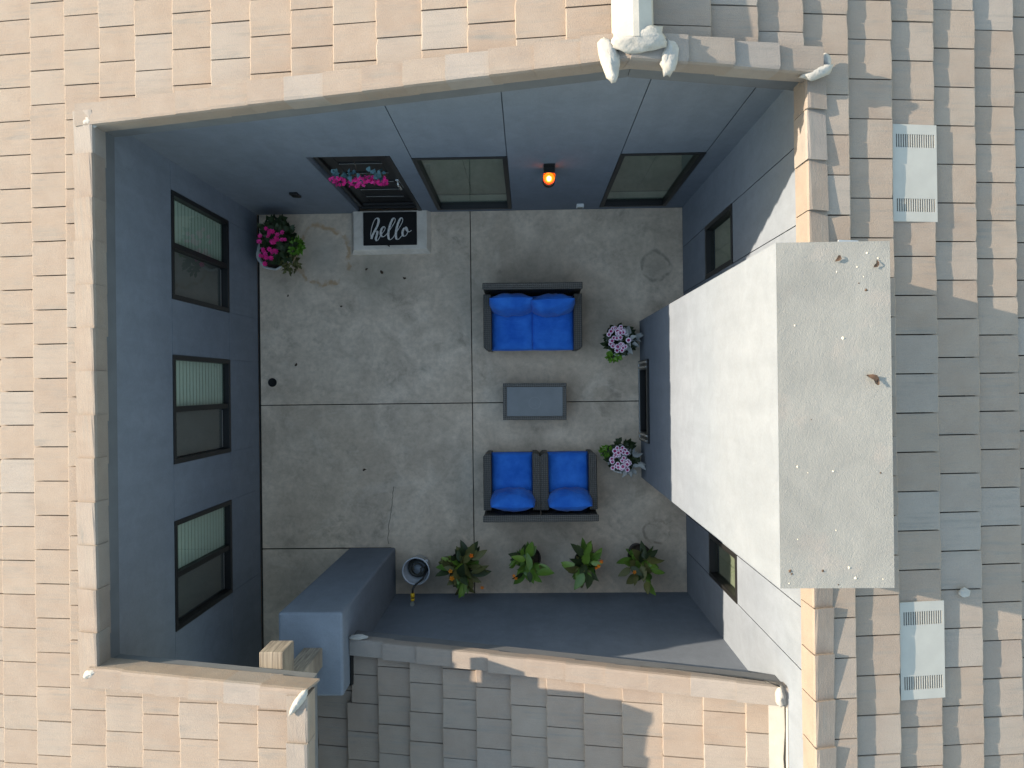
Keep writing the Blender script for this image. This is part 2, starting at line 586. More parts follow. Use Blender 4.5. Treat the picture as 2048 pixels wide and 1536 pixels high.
def wall(O, U, N, L, H_, recs=(), grooves=(), planes=(), mats=('stucco', 'wall_dark', 'groove'), name='wall', gd=0.012):
    """A stucco wall face made of cells: openings and control joints are real recesses."""
    O, U, N = Vector(O), Vector(U), Vector(N)
    us, vsx = {0.0, L}, {0.0, H_}
    for r in list(recs) + list(grooves):
        us |= {max(0, r[0]), min(L, r[1])}
        vsx |= {max(0, r[2]), min(H_, r[3])}
    us, vsx = sorted(us), sorted(vsx)
    def cell(i, k_):
        if i < 0 or k_ < 0 or i >= len(us) - 1 or k_ >= len(vsx) - 1:
            return None
        uc, vc = (us[i] + us[i + 1]) / 2, (vsx[k_] + vsx[k_ + 1]) / 2
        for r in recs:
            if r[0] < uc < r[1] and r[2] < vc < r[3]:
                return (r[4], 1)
        for r in grooves:
            if r[0] < uc < r[1] and r[2] < vc < r[3]:
                return (gd, 2 if gd > 0.008 else 0)
        return (0.0, 0)
    P = lambda u, v, d: O + U * u + Vector((0, 0, v)) - N * d
    mb = MB()
    for i in range(len(us) - 1):
        for k_ in range(len(vsx) - 1):
            d, mi = cell(i, k_)
            u0, u1, v0, v1 = us[i], us[i + 1], vsx[k_], vsx[k_ + 1]
            mb.add([P(u0, v0, d), P(u1, v0, d), P(u1, v1, d), P(u0, v1, d)], [(0, 1, 2, 3)], mi)
            for (a, b2, e0, e1) in ((i + 1, k_, (u1, v0), (u1, v1)), (i, k_ + 1, (u0, v1), (u1, v1))):
                q = cell(a, b2)
                if q and abs(q[0] - d) > 1e-6:
                    mb.add([P(*e0, d), P(*e1, d), P(*e1, q[0]), P(*e0, q[0])], [(0, 1, 2, 3)], 0 if (max(d, q[0]) > 0.02 or gd < 0.008) else 2)
    me = mb.mesh(name, mats)
    bm = bmesh.new()
    bm.from_mesh(me)
    bmesh.ops.remove_doubles(bm, verts=bm.verts, dist=1e-5)
    for (co, no) in planes:
        bmesh.ops.bisect_plane(bm, geom=list(bm.verts) + list(bm.edges) + list(bm.faces), plane_co=co, plane_no=no, clear_outer=True)
    bm.to_mesh(me)
    bm.free()
    return link(name, me, house)

GW = 0.009
WW = [(0.985, 2.165), (-0.80, 0.385), (-2.60, -1.41)]          # west windows, y ranges
WZ = (0.975, 2.445)
yo = -6.2
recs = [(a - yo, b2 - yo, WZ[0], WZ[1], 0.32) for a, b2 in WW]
gr = []
for a, b2 in WW:
    gr += [(a - yo, a - yo + GW, 0, WZ[0]), (b2 - yo - GW, b2 - yo, 0, WZ[0])]
segs = [(-2.6, -6.2)]
edges = [YN, 2.165, 0.985, 0.385, -0.80, -1.41, -2.60, -3.4]
for a, b2 in zip(edges[0::2], edges[1::2]):
    gr += [(b2 - yo, a - yo, WZ[1] - GW, WZ[1]), (b2 - yo, a - yo, WZ[0], WZ[0] + GW)]
wall((XW, yo, 0), (0, 1, 0), (1, 0, 0), YN - yo, 3.85, recs, gr, gd=0.005)

NA, NB, ND = (-1.225, -0.185), (1.03, 1.95), (-2.345, -1.44)
xo = XW
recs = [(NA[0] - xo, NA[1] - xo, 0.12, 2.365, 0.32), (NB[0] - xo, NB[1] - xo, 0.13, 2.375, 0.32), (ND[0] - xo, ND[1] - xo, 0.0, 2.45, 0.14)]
gr = []
for q in (NA, NB):
    gr += [(q[0] - xo, q[0] - xo + GW, 2.36, 5.2), (q[1] - xo - GW, q[1] - xo, 2.36, 5.2)]
n1 = Vector((-0.23, 0, 1)).normalized()
n2 = Vector((0.23, 0, 1)).normalized()
wall((XW, YN, 0), (1, 0, 0), (0, -1, 0), XE - XW, 5.2, recs, gr,
     planes=[((0, YN, zW(0) - 0.15), n1), ((RX, YN, zE(RX) - 0.15), n2)])

ED = [(1.275, 1.92), (-2.345, -1.82)]
EZ = (1.27, 2.41)
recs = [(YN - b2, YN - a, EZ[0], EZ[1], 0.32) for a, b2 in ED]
gr = []
for a, b2 in ED:
    for q in (YN - b2, YN - a - GW):
        gr += [(q, q + GW, 0, EZ[0]), (q, q + GW, EZ[1], 4.55)]
wall((XE, YN, 0), (0, -1, 0), (-1, 0, 0), YN + 6.2, 4.58, recs, gr)

CX0, CX1, CY0, CY1, CZ = -2.542, -1.887, -3.101, -2.256, 2.889       # stucco column
nS = Vector((-0.30, 0, 1)).normalized()
wall((XE, YS, 0), (-1, 0, 0), (0, 1, 0), XE - CX1, 4.2, planes=[((0, YS, zS(0) - 0.13), nS)])
wall((-2.46, -3.1, 0), (0, -1, 0), (-1, 0, 0), 3.1, 2.3)
# outer walls
MB().box(-7.2, -7.0, -6.15, 6.15, 0, 2.95).build('wall', 'stucco', house)
MB().box(6.6, 6.8, -6.15, 6.15, 0, 3.4).build('wall', 'stucco', house)
for y0 in (-6.2, 6.0):
    pr = [(-7.2, 0), (6.8, 0), (6.8, 3.4), (RX, zE(RX) - 0.25), (-7.2, 2.95)] if y0 > 0 else [(-2.4, 0), (XE, 0), (XE, zS(XE) - 0.25), (-2.4, zS(-2.4) - 0.25)]
    mb = MB()
    n = len(pr)
    mb.add([(x, y0, z) for x, z in pr] + [(x, y0 + 0.2, z) for x, z in pr],
           [tuple(range(n)), tuple(range(n, 2 * n))[::-1]] + [(i, n + i, n + (i + 1) % n, (i + 1) % n) for i in range(n)])
    recalc_o = mb.build('wall', 'stucco', house)
MB().box(XE + 0.02, 6.6, -6.2, -6.0, 0, 3.5).build('wall', 'stucco', house)
MB().box(-7.0, XW - 0.3, -6.2, -6.0, 0, 3.0).build('wall', 'stucco', house)

# ---------------------------------------------------------------- windows
def frame_fn(O, U, N):
    O, U, N = Vector(O), Vector(U), Vector(N)
    T = Matrix.Identity(4)
    Z = Vector((0, 0, 1))
    for r in range(3):
        T[r][0], T[r][1], T[r][2], T[r][3] = U[r], -N[r], Z[r], O[r]
    return T                      # local: x along wall, y into wall, z up

def sheet(T, x0, x1, y, z0, z1):
    return MB().add([T @ Vector(p) for p in ((x0, y, z0), (x1, y, z0), (x1, y, z1), (x0, y, z1))], [(0, 1, 2, 3)])

def window(O, U, N, W, H_, style, label=None):
    T = frame_fn(O, U, N)
    f_ = 0.055
    mb = MB()
    d0, d1 = -0.012, 0.085
    mb.box(0.003, f_, d0, d1, 0.003, H_ - 0.003, T=T)
    mb.box(W - f_, W - 0.003, d0, d1, 0.003, H_ - 0.003, T=T)
    mb.box(f_, W - f_, d0 + 0.001, d1, 0.003, f_, T=T)
    mb.box(f_, W - f_, d0 + 0.001, d1, H_ - f_, H_ - 0.003, T=T)
    o = mb.build('window', 'black_frame', house, bevel=0.003)
    if label:
        o['label'] = label
    def part(name, mat, *b_):
        if name == 'pane':
            return sheet(T, b_[0], b_[1], b_[2], b_[4], b_[5]).build(name, mat, o)
        return MB().box(*b_, T=T).build(name, mat, o)
    if style == 'slider':
        mid = W * 0.5
        part('meeting_stile', 'black_frame', mid - 0.03, mid + 0.03, 0.0, 0.07, f_, H_ - f_)
        lo, hi = (mid + 0.03, W - f_), (f_, mid - 0.03)         # north half glass and blind, south half insect screen
        part('pane', 'glass_green', lo[0], lo[1], 0.040, 0.045, f_, H_ - f_)
        part('pane', 'glass_clear', hi[0], hi[1], 0.055, 0.060, f_, H_ - f_)
        sc = MB()
        part('insect_screen', 'screen', hi[0] + 0.012, hi[1] - 0.001, 0.085, 0.088, f_ + 0.012, H_ - f_ - 0.01)
        part('screen_frame', 'vent_metal', hi[0] + 0.016, hi[1] - 0.02, 0.065, 0.072, f_ + 0.02, f_ + 0.032)
        bl = MB()
        n = 17
        for i in range(n):
            z = f_ + (H_ - 2 * f_) * (i + 0.5) / n
            Tt = T @ Matrix.Translation((0, 0.095, z)) @ Matrix.Rotation(rad(62), 4, 'X')
            bl.box(lo[0] - 0.02, lo[1] + 0.02, -0.041, 0.041, -0.001, 0.001, T=Tt)
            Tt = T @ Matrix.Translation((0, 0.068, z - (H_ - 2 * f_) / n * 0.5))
            bl.box(lo[0] - 0.02, lo[1] + 0.02, -0.002, 0.002, -0.005, 0.005, 1, T=Tt)  # added grey strip: paints the shading line between slats
        bl.build('blind', ['blind', 'tone_band_grey'], o)
    else:
        part('pane', 'glass_green', f_, W - f_, 0.045, 0.050, f_, H_ - f_)
        sh = 0.02
        part('roller_shade', 'shade', f_ - 0.01, W / 2 - 0.003, 0.10, 0.106, 0.40 if style == 'tall' else 0.05, H_ - 0.02)
        part('roller_shade', 'shade', W / 2 + 0.003, W - f_ + 0.01, 0.10, 0.106, 0.40 if style == 'tall' else 0.05, H_ - 0.02)
        if style == 'tall':
            part('painted_pale_band', 'tone_band_grey', f_ - 0.01, W - f_ + 0.01, 0.085, 0.09, 0.02, 0.40)  # added pale sheet, paints in the lighter reflected band low in the glass
    return o

for (a, b2), nm in zip(WW, ('north', 'middle', 'south')):
    window((XW, a, WZ[0]), (0, 1, 0), (1, 0, 0), b2 - a, WZ[1] - WZ[0], 'slider')
window((NA[0], YN, 0.12), (1, 0, 0), (0, -1, 0), NA[1] - NA[0], 2.245, 'tall')
window((NB[0], YN, 0.13), (1, 0, 0), (0, -1, 0), NB[1] - NB[0], 2.245, 'tall')
for a, b2 in ED:
    window((XE, b2, EZ[0]), (0, -1, 0), (-1, 0, 0), b2 - a, EZ[1] - EZ[0], 'short')

# ---------------------------------------------------------------- front door
T = frame_fn((ND[0], YN, 0), (1, 0, 0), (0, -1, 0))
W = ND[1] - ND[0]
mb = MB()
mb.box(0.035, 0.085, 0.045, 0.135, 0.105, 2.445, T=T)
mb.box(W - 0.055, W - 0.003, -0.01, 0.135, 0.105, 2.445, T=T)
mb.box(0.085, W - 0.055, 0.02, 0.135, 2.39, 2.445, T=T)
mb.box(0.05, W - 0.055, 0.03, 0.135, 0.102, 0.15, T=T)
door = mb.build('door', 'black_frame', house, bevel=0.004)
door['label'] = 'black front door with narrow horizontal glass strips'
leaf_ = MB()
leaf_.box(0.087, 0.22, 0.085, 0.13, 0.152, 2.388, T=T)
leaf_.box(W - 0.19, W - 0.057, 0.085, 0.13, 0.152, 2.388, T=T)
zz = [0.152, 0.52, 0.60, 0.86, 0.94, 1.20, 1.28, 1.56, 1.64, 1.92, 2.00, 2.388]
for a, b2 in zip(zz[0::2], zz[1::2]):
    leaf_.box(0.22, W - 0.19, 0.087, 0.13, a, b2, T=T)
leaf_.build('door_leaf', 'door_black', door, bevel=0.006)
for a, b2 in zip(zz[1::2], zz[2::2]):
    sheet(T, 0.22, W - 0.19, 0.105, a, b2).build('pane', 'glass_clear', door)
    MB().box(0.22, W - 0.19, 0.118, 0.122, a, b2, T=T).build('pane_backing', 'shade', door)
    MB().box(0.215, W - 0.185, 0.088, 0.096, a - 0.012, a - 0.001, T=T).build('glazing_bead', 'bead_grey', door)
MB().box(0.1, W - 0.07, 0.055, 0.084, 0.155, 0.24, T=T).build('kick_plate', 'door_black', door, bevel=0.004)
hd = MB()
hd.box(W - 0.15, W - 0.10, 0.062, 0.084, 1.0, 1.34, T=T)
hd.build('handle_plate', 'silver', door, bevel=0.006)
hd = MB()
for z in (1.06, 1.12, 1.2, 1.28):
    P = [T @ Vector((W - 0.125, y, z)) for y in (0.064, 0.02)]
    hd.tube(P, 0.02, 10)
hd.tube([T @ Vector((W - 0.125, 0.03, 1.05)), T @ Vector((W - 0.125, 0.018, 1.14)), T @ Vector((W - 0.125, 0.03, 1.24))], 0.012, 8)
hd.build('handle', 'silver', door, True)

# ---------------------------------------------------------------- column
col = MB().box(CX0, CX1, CY0, CY1, 0.0, CZ).build('column', 'stucco', house, bevel=0.025)

# ---------------------------------------------------------------- chimney with fireplace
HX0, HX1, HY0, HY1, HZ = 1.585, 2.299, -1.301, 0.888, 5.47
FB = (HY1 - 0.33, HY1 + 0.77, 0.06, 0.74)
mb = MB()
O, U, N = Vector((HX0, HY1, 0)), Vector((0, -1, 0)), Vector((-1, 0, 0))
L = HY1 - HY0
us, vv_ = [0, FB[0], FB[1], L], [0, FB[2], FB[3], HZ]
P = lambda u, v, d: O + U * u + Vector((0, 0, v)) - N * d
for i in range(3):
    for k_ in range(3):
        if i == 1 and k_ == 1:
            continue
        mb.add([P(us[i], vv_[k_], 0), P(us[i + 1], vv_[k_], 0), P(us[i + 1], vv_[k_ + 1], 0), P(us[i], vv_[k_ + 1], 0)], [(0, 1, 2, 3)])
D = 0.4
for (a, b2) in (((FB[0], FB[2]), (FB[1], FB[2])), ((FB[1], FB[2]), (FB[1], FB[3])), ((FB[1], FB[3]), (FB[0], FB[3])), ((FB[0], FB[3]), (FB[0], FB[2]))):
    mb.add([P(*a, 0), P(*b2, 0), P(*b2, D), P(*a, D)], [(0, 1, 2, 3)], 2)
mb.add([P(FB[0], FB[2], D), P(FB[1], FB[2], D), P(FB[1], FB[3], D), P(FB[0], FB[3], D)], [(0, 1, 2, 3)], 2)
mb.add([(HX0, HY1, 0), (HX1, HY1, 0), (HX1, HY1, HZ), (HX0, HY1, HZ)], [(3, 2, 1, 0)])
mb.add([(HX0, HY0, 0), (HX1, HY0, 0), (HX1, HY0, HZ), (HX0, HY0, HZ)], [(0, 1, 2, 3)])
mb.add([(HX1, HY0, 0), (HX1, HY1, 0), (HX1, HY1, HZ), (HX1, HY0, HZ)], [(0, 1, 2, 3)])
# cap: fine grid, very slightly uneven, with a ragged rim
nx, ny = 26, 80
gv = []
for i in range(nx + 1):
    for k_ in range(ny + 1):
        x = HX0 + (HX1 - HX0) * i / nx
        y = HY0 + (HY1 - HY0) * k_ / ny
        z = HZ
        q = Vector((x * 9, y * 9, 3.1))
        if 0 < i < nx and 0 < k_ < ny:
            z += 0.0012 * noise.noise(q * 0.5) + 0.0008 * noise.noise(q * 2.7)
        gv.append((x, y, z))
gf = [(i * (ny + 1) + k_, (i + 1) * (ny + 1) + k_, (i + 1) * (ny + 1) + k_ + 1, i * (ny + 1) + k_ + 1) for i in range(nx) for k_ in range(ny)]
mb.add(gv, gf, 1)
ch = mb.build('chimney', ['stucco', 'stucco_cap', 'wall_dark'], house)
rn = random.Random(77)
gt = MB()
for i in range(24):
    if rn.random() < 0.62:
        yy = rn.choice((HY0 + abs(rn.gauss(0, 0.22)) + 0.02, HY1 - abs(rn.gauss(0, 0.2)) - 0.02))
    else:
        yy = rn.uniform(HY0 + 0.05, HY1 - 0.05)
    xx = rn.uniform(HX0 + 0.02, HX1 - 0.02)
    r0 = rn.choice((0.006, 0.007, 0.009, 0.012))
    a0 = rn.uniform(0, 6)
    ring = [(xx + r0 * rn.uniform(.6, 1.2) * math.cos(a0 + q * 1.05), yy + r0 * rn.uniform(.6, 1.2) * math.sin(a0 + q * 1.05), HZ - 0.001) for q in range(6)]
    gt.add(ring + [(xx, yy, HZ + r0 * 0.7)], [(q, (q + 1) % 6, 6) for q in range(6)], 0 if rn.random() < 0.68 else 1)
tag(gt.build('grit', ['pebble', 'dry_leaf'], ch), kind='stuff')
ch['label'] = 'tall stucco chimney with rough weathered top'
Tc = frame_fn(O, U, N)
fbx = MB()
u0, u1, v0, v1 = FB
fbx.box(u0 - 0.0, u0 + 0.13, -0.03, 0.05, v0, v1, T=Tc)
fbx.box(u1 - 0.13, u1, -0.03, 0.05, v0, v1, T=Tc)
fbx.box(u0 + 0.13, u1 - 0.13, -0.03, 0.05, v1 - 0.09, v1, T=Tc)
fbx.box(u0 + 0.13, u1 - 0.13, -0.03, 0.05, v0, v0 + 0.08, T=Tc)
fbx.build('fireplace_surround', 'dark_metal', ch, bevel=0.004)
for (a, b2, c_, d_) in ((u0 + 0.02, u0 + 0.045, v0 + 0.02, v1 - 0.02), (u0 + 0.085, u0 + 0.11, v0 + 0.02, v1 - 0.02), (u1 - 0.045, u1 - 0.02, v0 + 0.02, v1 - 0.02),
                        (u1 - 0.11, u1 - 0.085, v0 + 0.02, v1 - 0.02), (u0 + 0.01, u1 - 0.01, v0 + 0.02, v0 + 0.05)):
    MB().box(a, b2, -0.042, -0.031, c_, d_, T=Tc).build('trim_strip', 'silver', ch)
for i in range(5):
    p0 = Tc @ Vector((u0 + 0.2 + 0.15 * i, 0.08 + 0.04 * (i % 3), v0 + 0.13 + 0.05 * (i % 2)))
    p1 = Tc @ Vector((u0 + 0.34 + 0.14 * i, 0.18 - 0.05 * (i % 2), v0 + 0.17 + 0.06 * ((i + 1) % 2)))
    MB().tube([p0, (p0 + p1) / 2 + Vector((0, 0, 0.01)), p1], [0.045, 0.05, 0.04], 8).build('log', 'log', ch, True)

# ---------------------------------------------------------------- roof decks
def deck(name, xs, ys, inc, zf, thick, label):
    mb = MB()
    I = lambda i, k_: 0 <= i < len(xs) - 1 and 0 <= k_ < len(ys) - 1 and inc((xs[i] + xs[i + 1]) / 2, (ys[k_] + ys[k_ + 1]) / 2)
    zt = lambda x: zf(x) - 2 * TT - 0.004
    zb = lambda x: zf(x) - 2 * TT - thick
    for i in range(len(xs) - 1):
        for k_ in range(len(ys) - 1):
            if not I(i, k_):
                continue
            x0, x1, y0, y1 = xs[i], xs[i + 1], ys[k_], ys[k_ + 1]
            mb.add([(x0, y0, zt(x0)), (x1, y0, zt(x1)), (x1, y1, zt(x1)), (x0, y1, zt(x0))], [(0, 1, 2, 3)], 1)
            mb.add([(x0, y0, zb(x0)), (x1, y0, zb(x1)), (x1, y1, zb(x1)), (x0, y1, zb(x0))], [(3, 2, 1, 0)])
            for (di, dk, a, b2) in ((-1, 0, (x0, y0), (x0, y1)), (1, 0, (x1, y0), (x1, y1)), (0, -1, (x0, y0), (x1, y0)), (0, 1, (x0, y1), (x1, y1))):
                if not I(i + di, k_ + dk):
                    mb.add([(*a, zb(a[0])), (*b2, zb(b2[0])), (*b2, zt(b2[0])), (*a, zt(a[0]))], [(0, 1, 2, 3)])
    o = mb.build(name, ['fascia', 'underlay'], house)
    recalc(o.data)
    o['label'] = label
    return o

NEX, NEY, EEX = -3.66, 2.265, 2.10      # deck edges round the courtyard
CNY, CEX = -2.345, -1.76                 # canopy corner (south-west)
SNY = -2.635                              # low roof, courtyard edge
roofW = deck('roof_slope', [-7.5, NEX, CEX, RX - 0.002], [-6.5, CNY, NEY, 6.5],
             lambda x, y: x < NEX or y > NEY or (x < CEX and y < CNY), zW, 0.20, 'west roof slope of tan flat tiles')
roofE = deck('roof_slope', [RX + 0.002, EEX, HX1 + 0.005, 7.0], [-6.5, HY0 - 0.005, HY1 + 0.005, NEY, 6.5],
             lambda x, y: y > NEY or x > HX1 or (x > EEX and not (HY0 - 0.005 < y < HY1 + 0.005)), zE, 0.20, 'east roof slope with shadowed tile courses')
roofS = deck('roof_slope', [-2.75, CX1 + 0.004, XE - 0.004], [-6.5, CY0 - 0.006, SNY],
             lambda x, y: x > CX1 or y < CY0 - 0.006, zS, 0.18, 'low roof south of the courtyard, half in shade')

# ---------------------------------------------------------------- roof tiles
tile_cache = {}
def tile_mesh(L, Wd, var):
    key = (round(L, 3), round(Wd, 3), var)
    if key in tile_cache:
        return tile_cache[key]
    rn = random.Random(var * 31 + 5)
    n = 5
    vsx, fs = [], []
    lip = [rn.uniform(-0.0016, 0.0016) for _ in range(n + 1)]
    edge = [rn.uniform(-0.004, 0.003) for _ in range(n + 1)]
    lip[0] += 0.003
    for k_ in range(n + 1):
        y = Wd * k_ / n
        cr_ = 0.004 if k_ in (0, n) else 0.0
        vsx += [(edge[k_] + cr_, y, 0.0), (edge[k_] + cr_, y, TT - 0.006 + lip[k_]), (edge[k_] + 0.007 + cr_, y, TT + lip[k_] * 0.6 - (0.002 if cr_ else 0)), (L, y, TT), (L, y, 0.0)]
    for k_ in range(n):
        a, b2 = k_ * 5, (k_ + 1) * 5
        for q in range(3):
            fs.append((a + q, a + q + 1, b2 + q + 1, b2 + q))
    e = n * 5
    fs += [(0, 4, 3, 2, 1), (e, e + 1, e + 2, e + 3, e + 4)]
    me = bpy.data.meshes.new('roof_tile')
    me.from_pydata(vsx, [], fs)
    me.materials.append(M['roof_tile'])
    bm = bmesh.new()
    bm.from_mesh(me)
    bmesh.ops.recalc_face_normals(bm, faces=bm.faces)
    bm.to_mesh(me)
    bm.free()
    tile_cache[key] = me
    return me

TW, GAP = 0.2985, 0.0095
def subtract(r, hs):
    for h in hs:
        x0, x1, y0, y1 = r
        a0, a1, b0, b1 = h
        if x0 >= a1 - 1e-4 or x1 <= a0 + 1e-4 or y0 >= b1 - 1e-4 or y1 <= b0 + 1e-4:
            continue
        opts = []
        if a0 > x0: opts.append((x0, a0, y0, y1))
        if a1 < x1: opts.append((a1, x1, y0, y1))
        if b0 > y0: opts.append((x0, x1, y0, b0))
        if b1 < y1: opts.append((x0, x1, b1, y1))
        if not opts:
            return None
        r = max(opts, key=lambda q: (q[1] - q[0]) * (q[3] - q[2]))
        if r[1] - r[0] < 0.03 or r[3] - r[2] < 0.03:
            return None
    return r

def lay_tiles(roof, zf, slope, sgn, lines, phases, ylim, xlim, holes, view):
    """sgn=+1: butt faces west (slope rises to the east); -1: butt faces east."""
    far = MB()
    d = abs(lines[1] - lines[0])
    tl = TT / (d + 0.0)
    ov = 0.075
    for li, X0 in enumerate(lines):
        ph = phases[li] if li < len(phases) else (phases[li % 2])
        k0 = math.floor((ylim[0] - ph) / TW) - 1
        k1 = math.ceil((ylim[1] - ph) / TW) + 1
        for k_ in range(k0, k1):
            y0, y1 = ph + k_ * TW + GAP / 2, ph + (k_ + 1) * TW - GAP / 2
            xa, xb = (X0, X0 + d + ov) if sgn > 0 else (X0 - d - ov, X0)
            r = subtract((max(xa, xlim[0]), min(xb, xlim[1]), max(y0, ylim[0]), min(y1, ylim[1])), holes) \
                if (max(xa, xlim[0]) < min(xb, xlim[1]) - 0.02 and max(y0, ylim[0]) < min(y1, ylim[1]) - 0.02) else None
            if r is None:
                continue
            x0, x1, ya, yb = r
            butt = x0 if sgn > 0 else x1
            u0 = abs(butt - X0)                       # distance of the cut butt from its course line
            L = (x1 - x0) / math.cos(math.atan(slope))
            base = zf(butt) - 2 * TT + (TT - tl * u0) - 0.0
            ang = math.atan(slope - tl)
            jit = random.uniform(-0.0015, 0.002)
            wob_ = Matrix.Rotation(random.gauss(0, 0.006), 4, 'X') @ Matrix.Rotation(random.gauss(0, 0.004), 4, 'Y')
            full = abs(yb - ya - (TW - GAP)) < 1e-4 and abs((x1 - x0) - (d + ov)) < 1e-4
            me = tile_mesh(L, yb - ya, random.randrange(6) if full else 0)
            if sgn > 0:
                T_ = Matrix.Translation((butt + (random.uniform(-.004, .004) if full else 0), ya, base + jit)) @ Matrix.Rotation(-ang, 4, 'Y') @ wob_
            else:
                T_ = Matrix.Translation((butt + (random.uniform(-.004, .004) if full else 0), yb, base + jit)) @ Matrix.Rotation(math.pi, 4, 'Z') @ Matrix.Rotation(-ang, 4, 'Y') @ wob_
            if view(butt, (ya + yb) / 2):
                o = link('roof_tile', me, roof)
                o.matrix_local = T_
            else:
                far.add([T_ @ v_.co for v_ in me.vertices], [tuple(p.vertices) for p in me.polygons])
    if far.f:
        tag(far.build('outlying_roof_tiles', 'roof_tile', roof), kind='stuff')

nearW = lambda x, y: -5.3 < x and -3.75 < y < 3.25
linesW = [-4.314 + 0.3555 * i for i in range(-9, 15)]
phW0 = [0.043, 0.154, 0.288, 0.142, 0.024, 0.158, 0.027, 0.166, 0.031, 0.165, 0.011, 0.172, 0.019, 0.161, 0.038]
phW = [2.65 + (0.03 if i % 2 else 0.17) for i in range(8)] + [2.65 + p for p in phW0] + [2.65 + 0.17]
lay_tiles(roofW, zW, 0.23, 1, linesW, phW, (-6.5, 6.5), (-7.6, RX - 0.03),
          [(NEX + 0.01, 3, CNY + 0.01, NEY - 0.01), (CEX + 0.0, 3, -9, CNY + 0.02)], nearW)
linesE = [1.335 + 0.360 * i for i in range(0, 17)]
phE = [2.65 + .192, 2.65 + .072, 2.65 + .216, 2.65 + .081, 2.65 + .223, 2.65 + .093, 1.767 + .204, 1.767 + .08, 1.767 + .217] + [1.767 + (.08 if i % 2 == 0 else .217) for i in range(8)]
VENTS = [(2.797, 3.150, 1.215, 1.955), (2.805, 3.158, -2.415, -1.675)]
nearE = lambda x, y: x < 4.6 and -3.75 < y < 3.25
lay_tiles(roofE, zE, 0.23, -1, linesE, phE, (-6.5, 6.5), (RX + 0.03, 7.1),
          [(-3, EEX - 0.01, -9, NEY - 0.01), (HX0 - 0.2, HX1 + 0.02, HY0 - 0.02, HY1 + 0.02)] + [(2.778, 3.058, c_, d_) for a, b2, c_, d_ in VENTS], nearE)
linesS = [-2.27 + 0.3466 * i for i in range(-1, 13)]
phS0 = [0.042, 0.239, 0.06, 0.235, 0.119, 0.271, 0.144, 0.28, 0.155, 0.009, 0.161, 0.021, 0.176]
phS = [-3.2395 + .2] + [-3.2395 + p for p in phS0]
lay_tiles(roofS, zS, 0.30, 1, linesS, phS, (-6.5, SNY + 0.005), (-2.8, 2.075),
          [(-9, CX1 + 0.01, CY0 - 0.008, 0)], lambda x, y: y > -4.5)
# sheet-metal valley where the low roof meets the east wall
mb = MB()
Tfl = Matrix.Translation((2.07, 0, zS(2.07) - 0.025)) @ Matrix.Rotation(-math.atan(0.3), 4, 'Y')
mb.box(0, 0.135, -6.4, SNY - 0.11, 0, 0.012, T=Tfl)
mb.box(XE - 0.008, XE - 0.002, -6.4, SNY - 0.11, zS(XE) - 0.03, zS(XE) + 0.045)
mb.build('wall_flashing', 'ridge_white', roofS)

# ---------------------------------------------------------------- rake and edge tiles (L-shaped)
cap_cache = {}
def cap_tile(roof, P0, dirv, inward, Lc, top_w, drop, roof_tilt, flip=False, var=0):
    """P0: crease point at the start; dirv: run direction; inward: horizontal unit vector to the courtyard;
    roof_tilt: slope of the top leg going away from the courtyard."""
    key = (round(Lc, 3), top_w, drop, round(roof_tilt, 3), var)
    if key not in cap_cache:
        rn = random.Random(var)
        t = 0.022
        # profile in (a = away from courtyard, h)
        prof = [(top_w, roof_tilt * top_w - 0.012), (top_w, roof_tilt * top_w + 0.012), (0.022, roof_tilt * 0.022 + 0.014), (0.008, 0.010), (0.0, -0.012),
                (-0.001, -drop), (0.018, -drop), (0.022, -0.02)]
        n = len(prof)
        vsx = []
        ov = 0.06
        for (s, up) in ((0.0, 0.026), (Lc * 0.5, 0.012), (Lc + ov, -0.004)):
            for (a, h) in prof:
                jw = rn.uniform(-0.002, 0.002)
                k_ = up / 0.017
                vsx.append((s + (rn.uniform(-0.004, 0.004) if s == 0 else 0), a - (0.006 * k_ if a < 0.01 else 0), h + up + jw))
        fs = []
        for q in range(2):
            fs += [(q * n + i, q * n + (i + 1) % n, (q + 1) * n + (i + 1) % n, (q + 1) * n + i) for i in range(n)]
        fs += [tuple(range(n))[::-1], tuple(range(2 * n, 3 * n))]
        mb = MB()
        mb.add(vsx, fs)
        nxp, na = 0.07, top_w * 0.72
        h = roof_tilt * na + 0.024
        mb.add([(nxp + 0.006 * math.cos(q * 1.05), na + 0.006 * math.sin(q * 1.05), h) for q in range(6)], [(0, 1, 2, 3, 4, 5)], 1)
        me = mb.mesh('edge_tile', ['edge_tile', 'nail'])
        bm = bmesh.new()
        bm.from_mesh(me)
        bmesh.ops.recalc_face_normals(bm, faces=bm.faces)
        bm.to_mesh(me)
        bm.free()
        cap_cache[key] = me
    me = cap_cache[key]
    d = Vector(dirv).normalized()
    away = -Vector(inward)
    away = (away - d * away.dot(d)).normalized()
    upv = d.cross(away)
    if upv.z < 0:
        upv = -upv
    T_ = Matrix.Identity(4)
    for r in range(3):
        T_[r][0], T_[r][1], T_[r][2], T_[r][3] = d[r], away[r], upv[r], P0[r]
    o = link('edge_tile', me, roof)
    o.matrix_local = T_
    return o

def cap_run(roof, A, B, inward, step, top_w, drop, tilt):
    A, B = Vector(A), Vector(B)
    L = (B - A).length
    n = max(1, round(L / step))
    s = L / n
    d = (B - A).normalized()
    for i in range(n):
        jx = Vector((random.uniform(-.004, .004), random.uniform(-.004, .004), random.uniform(-.003, .003)))
        cap_tile(roof, A + d * (s * i) + jx, d, inward, s, top_w, drop, tilt, var=random.randrange(4))

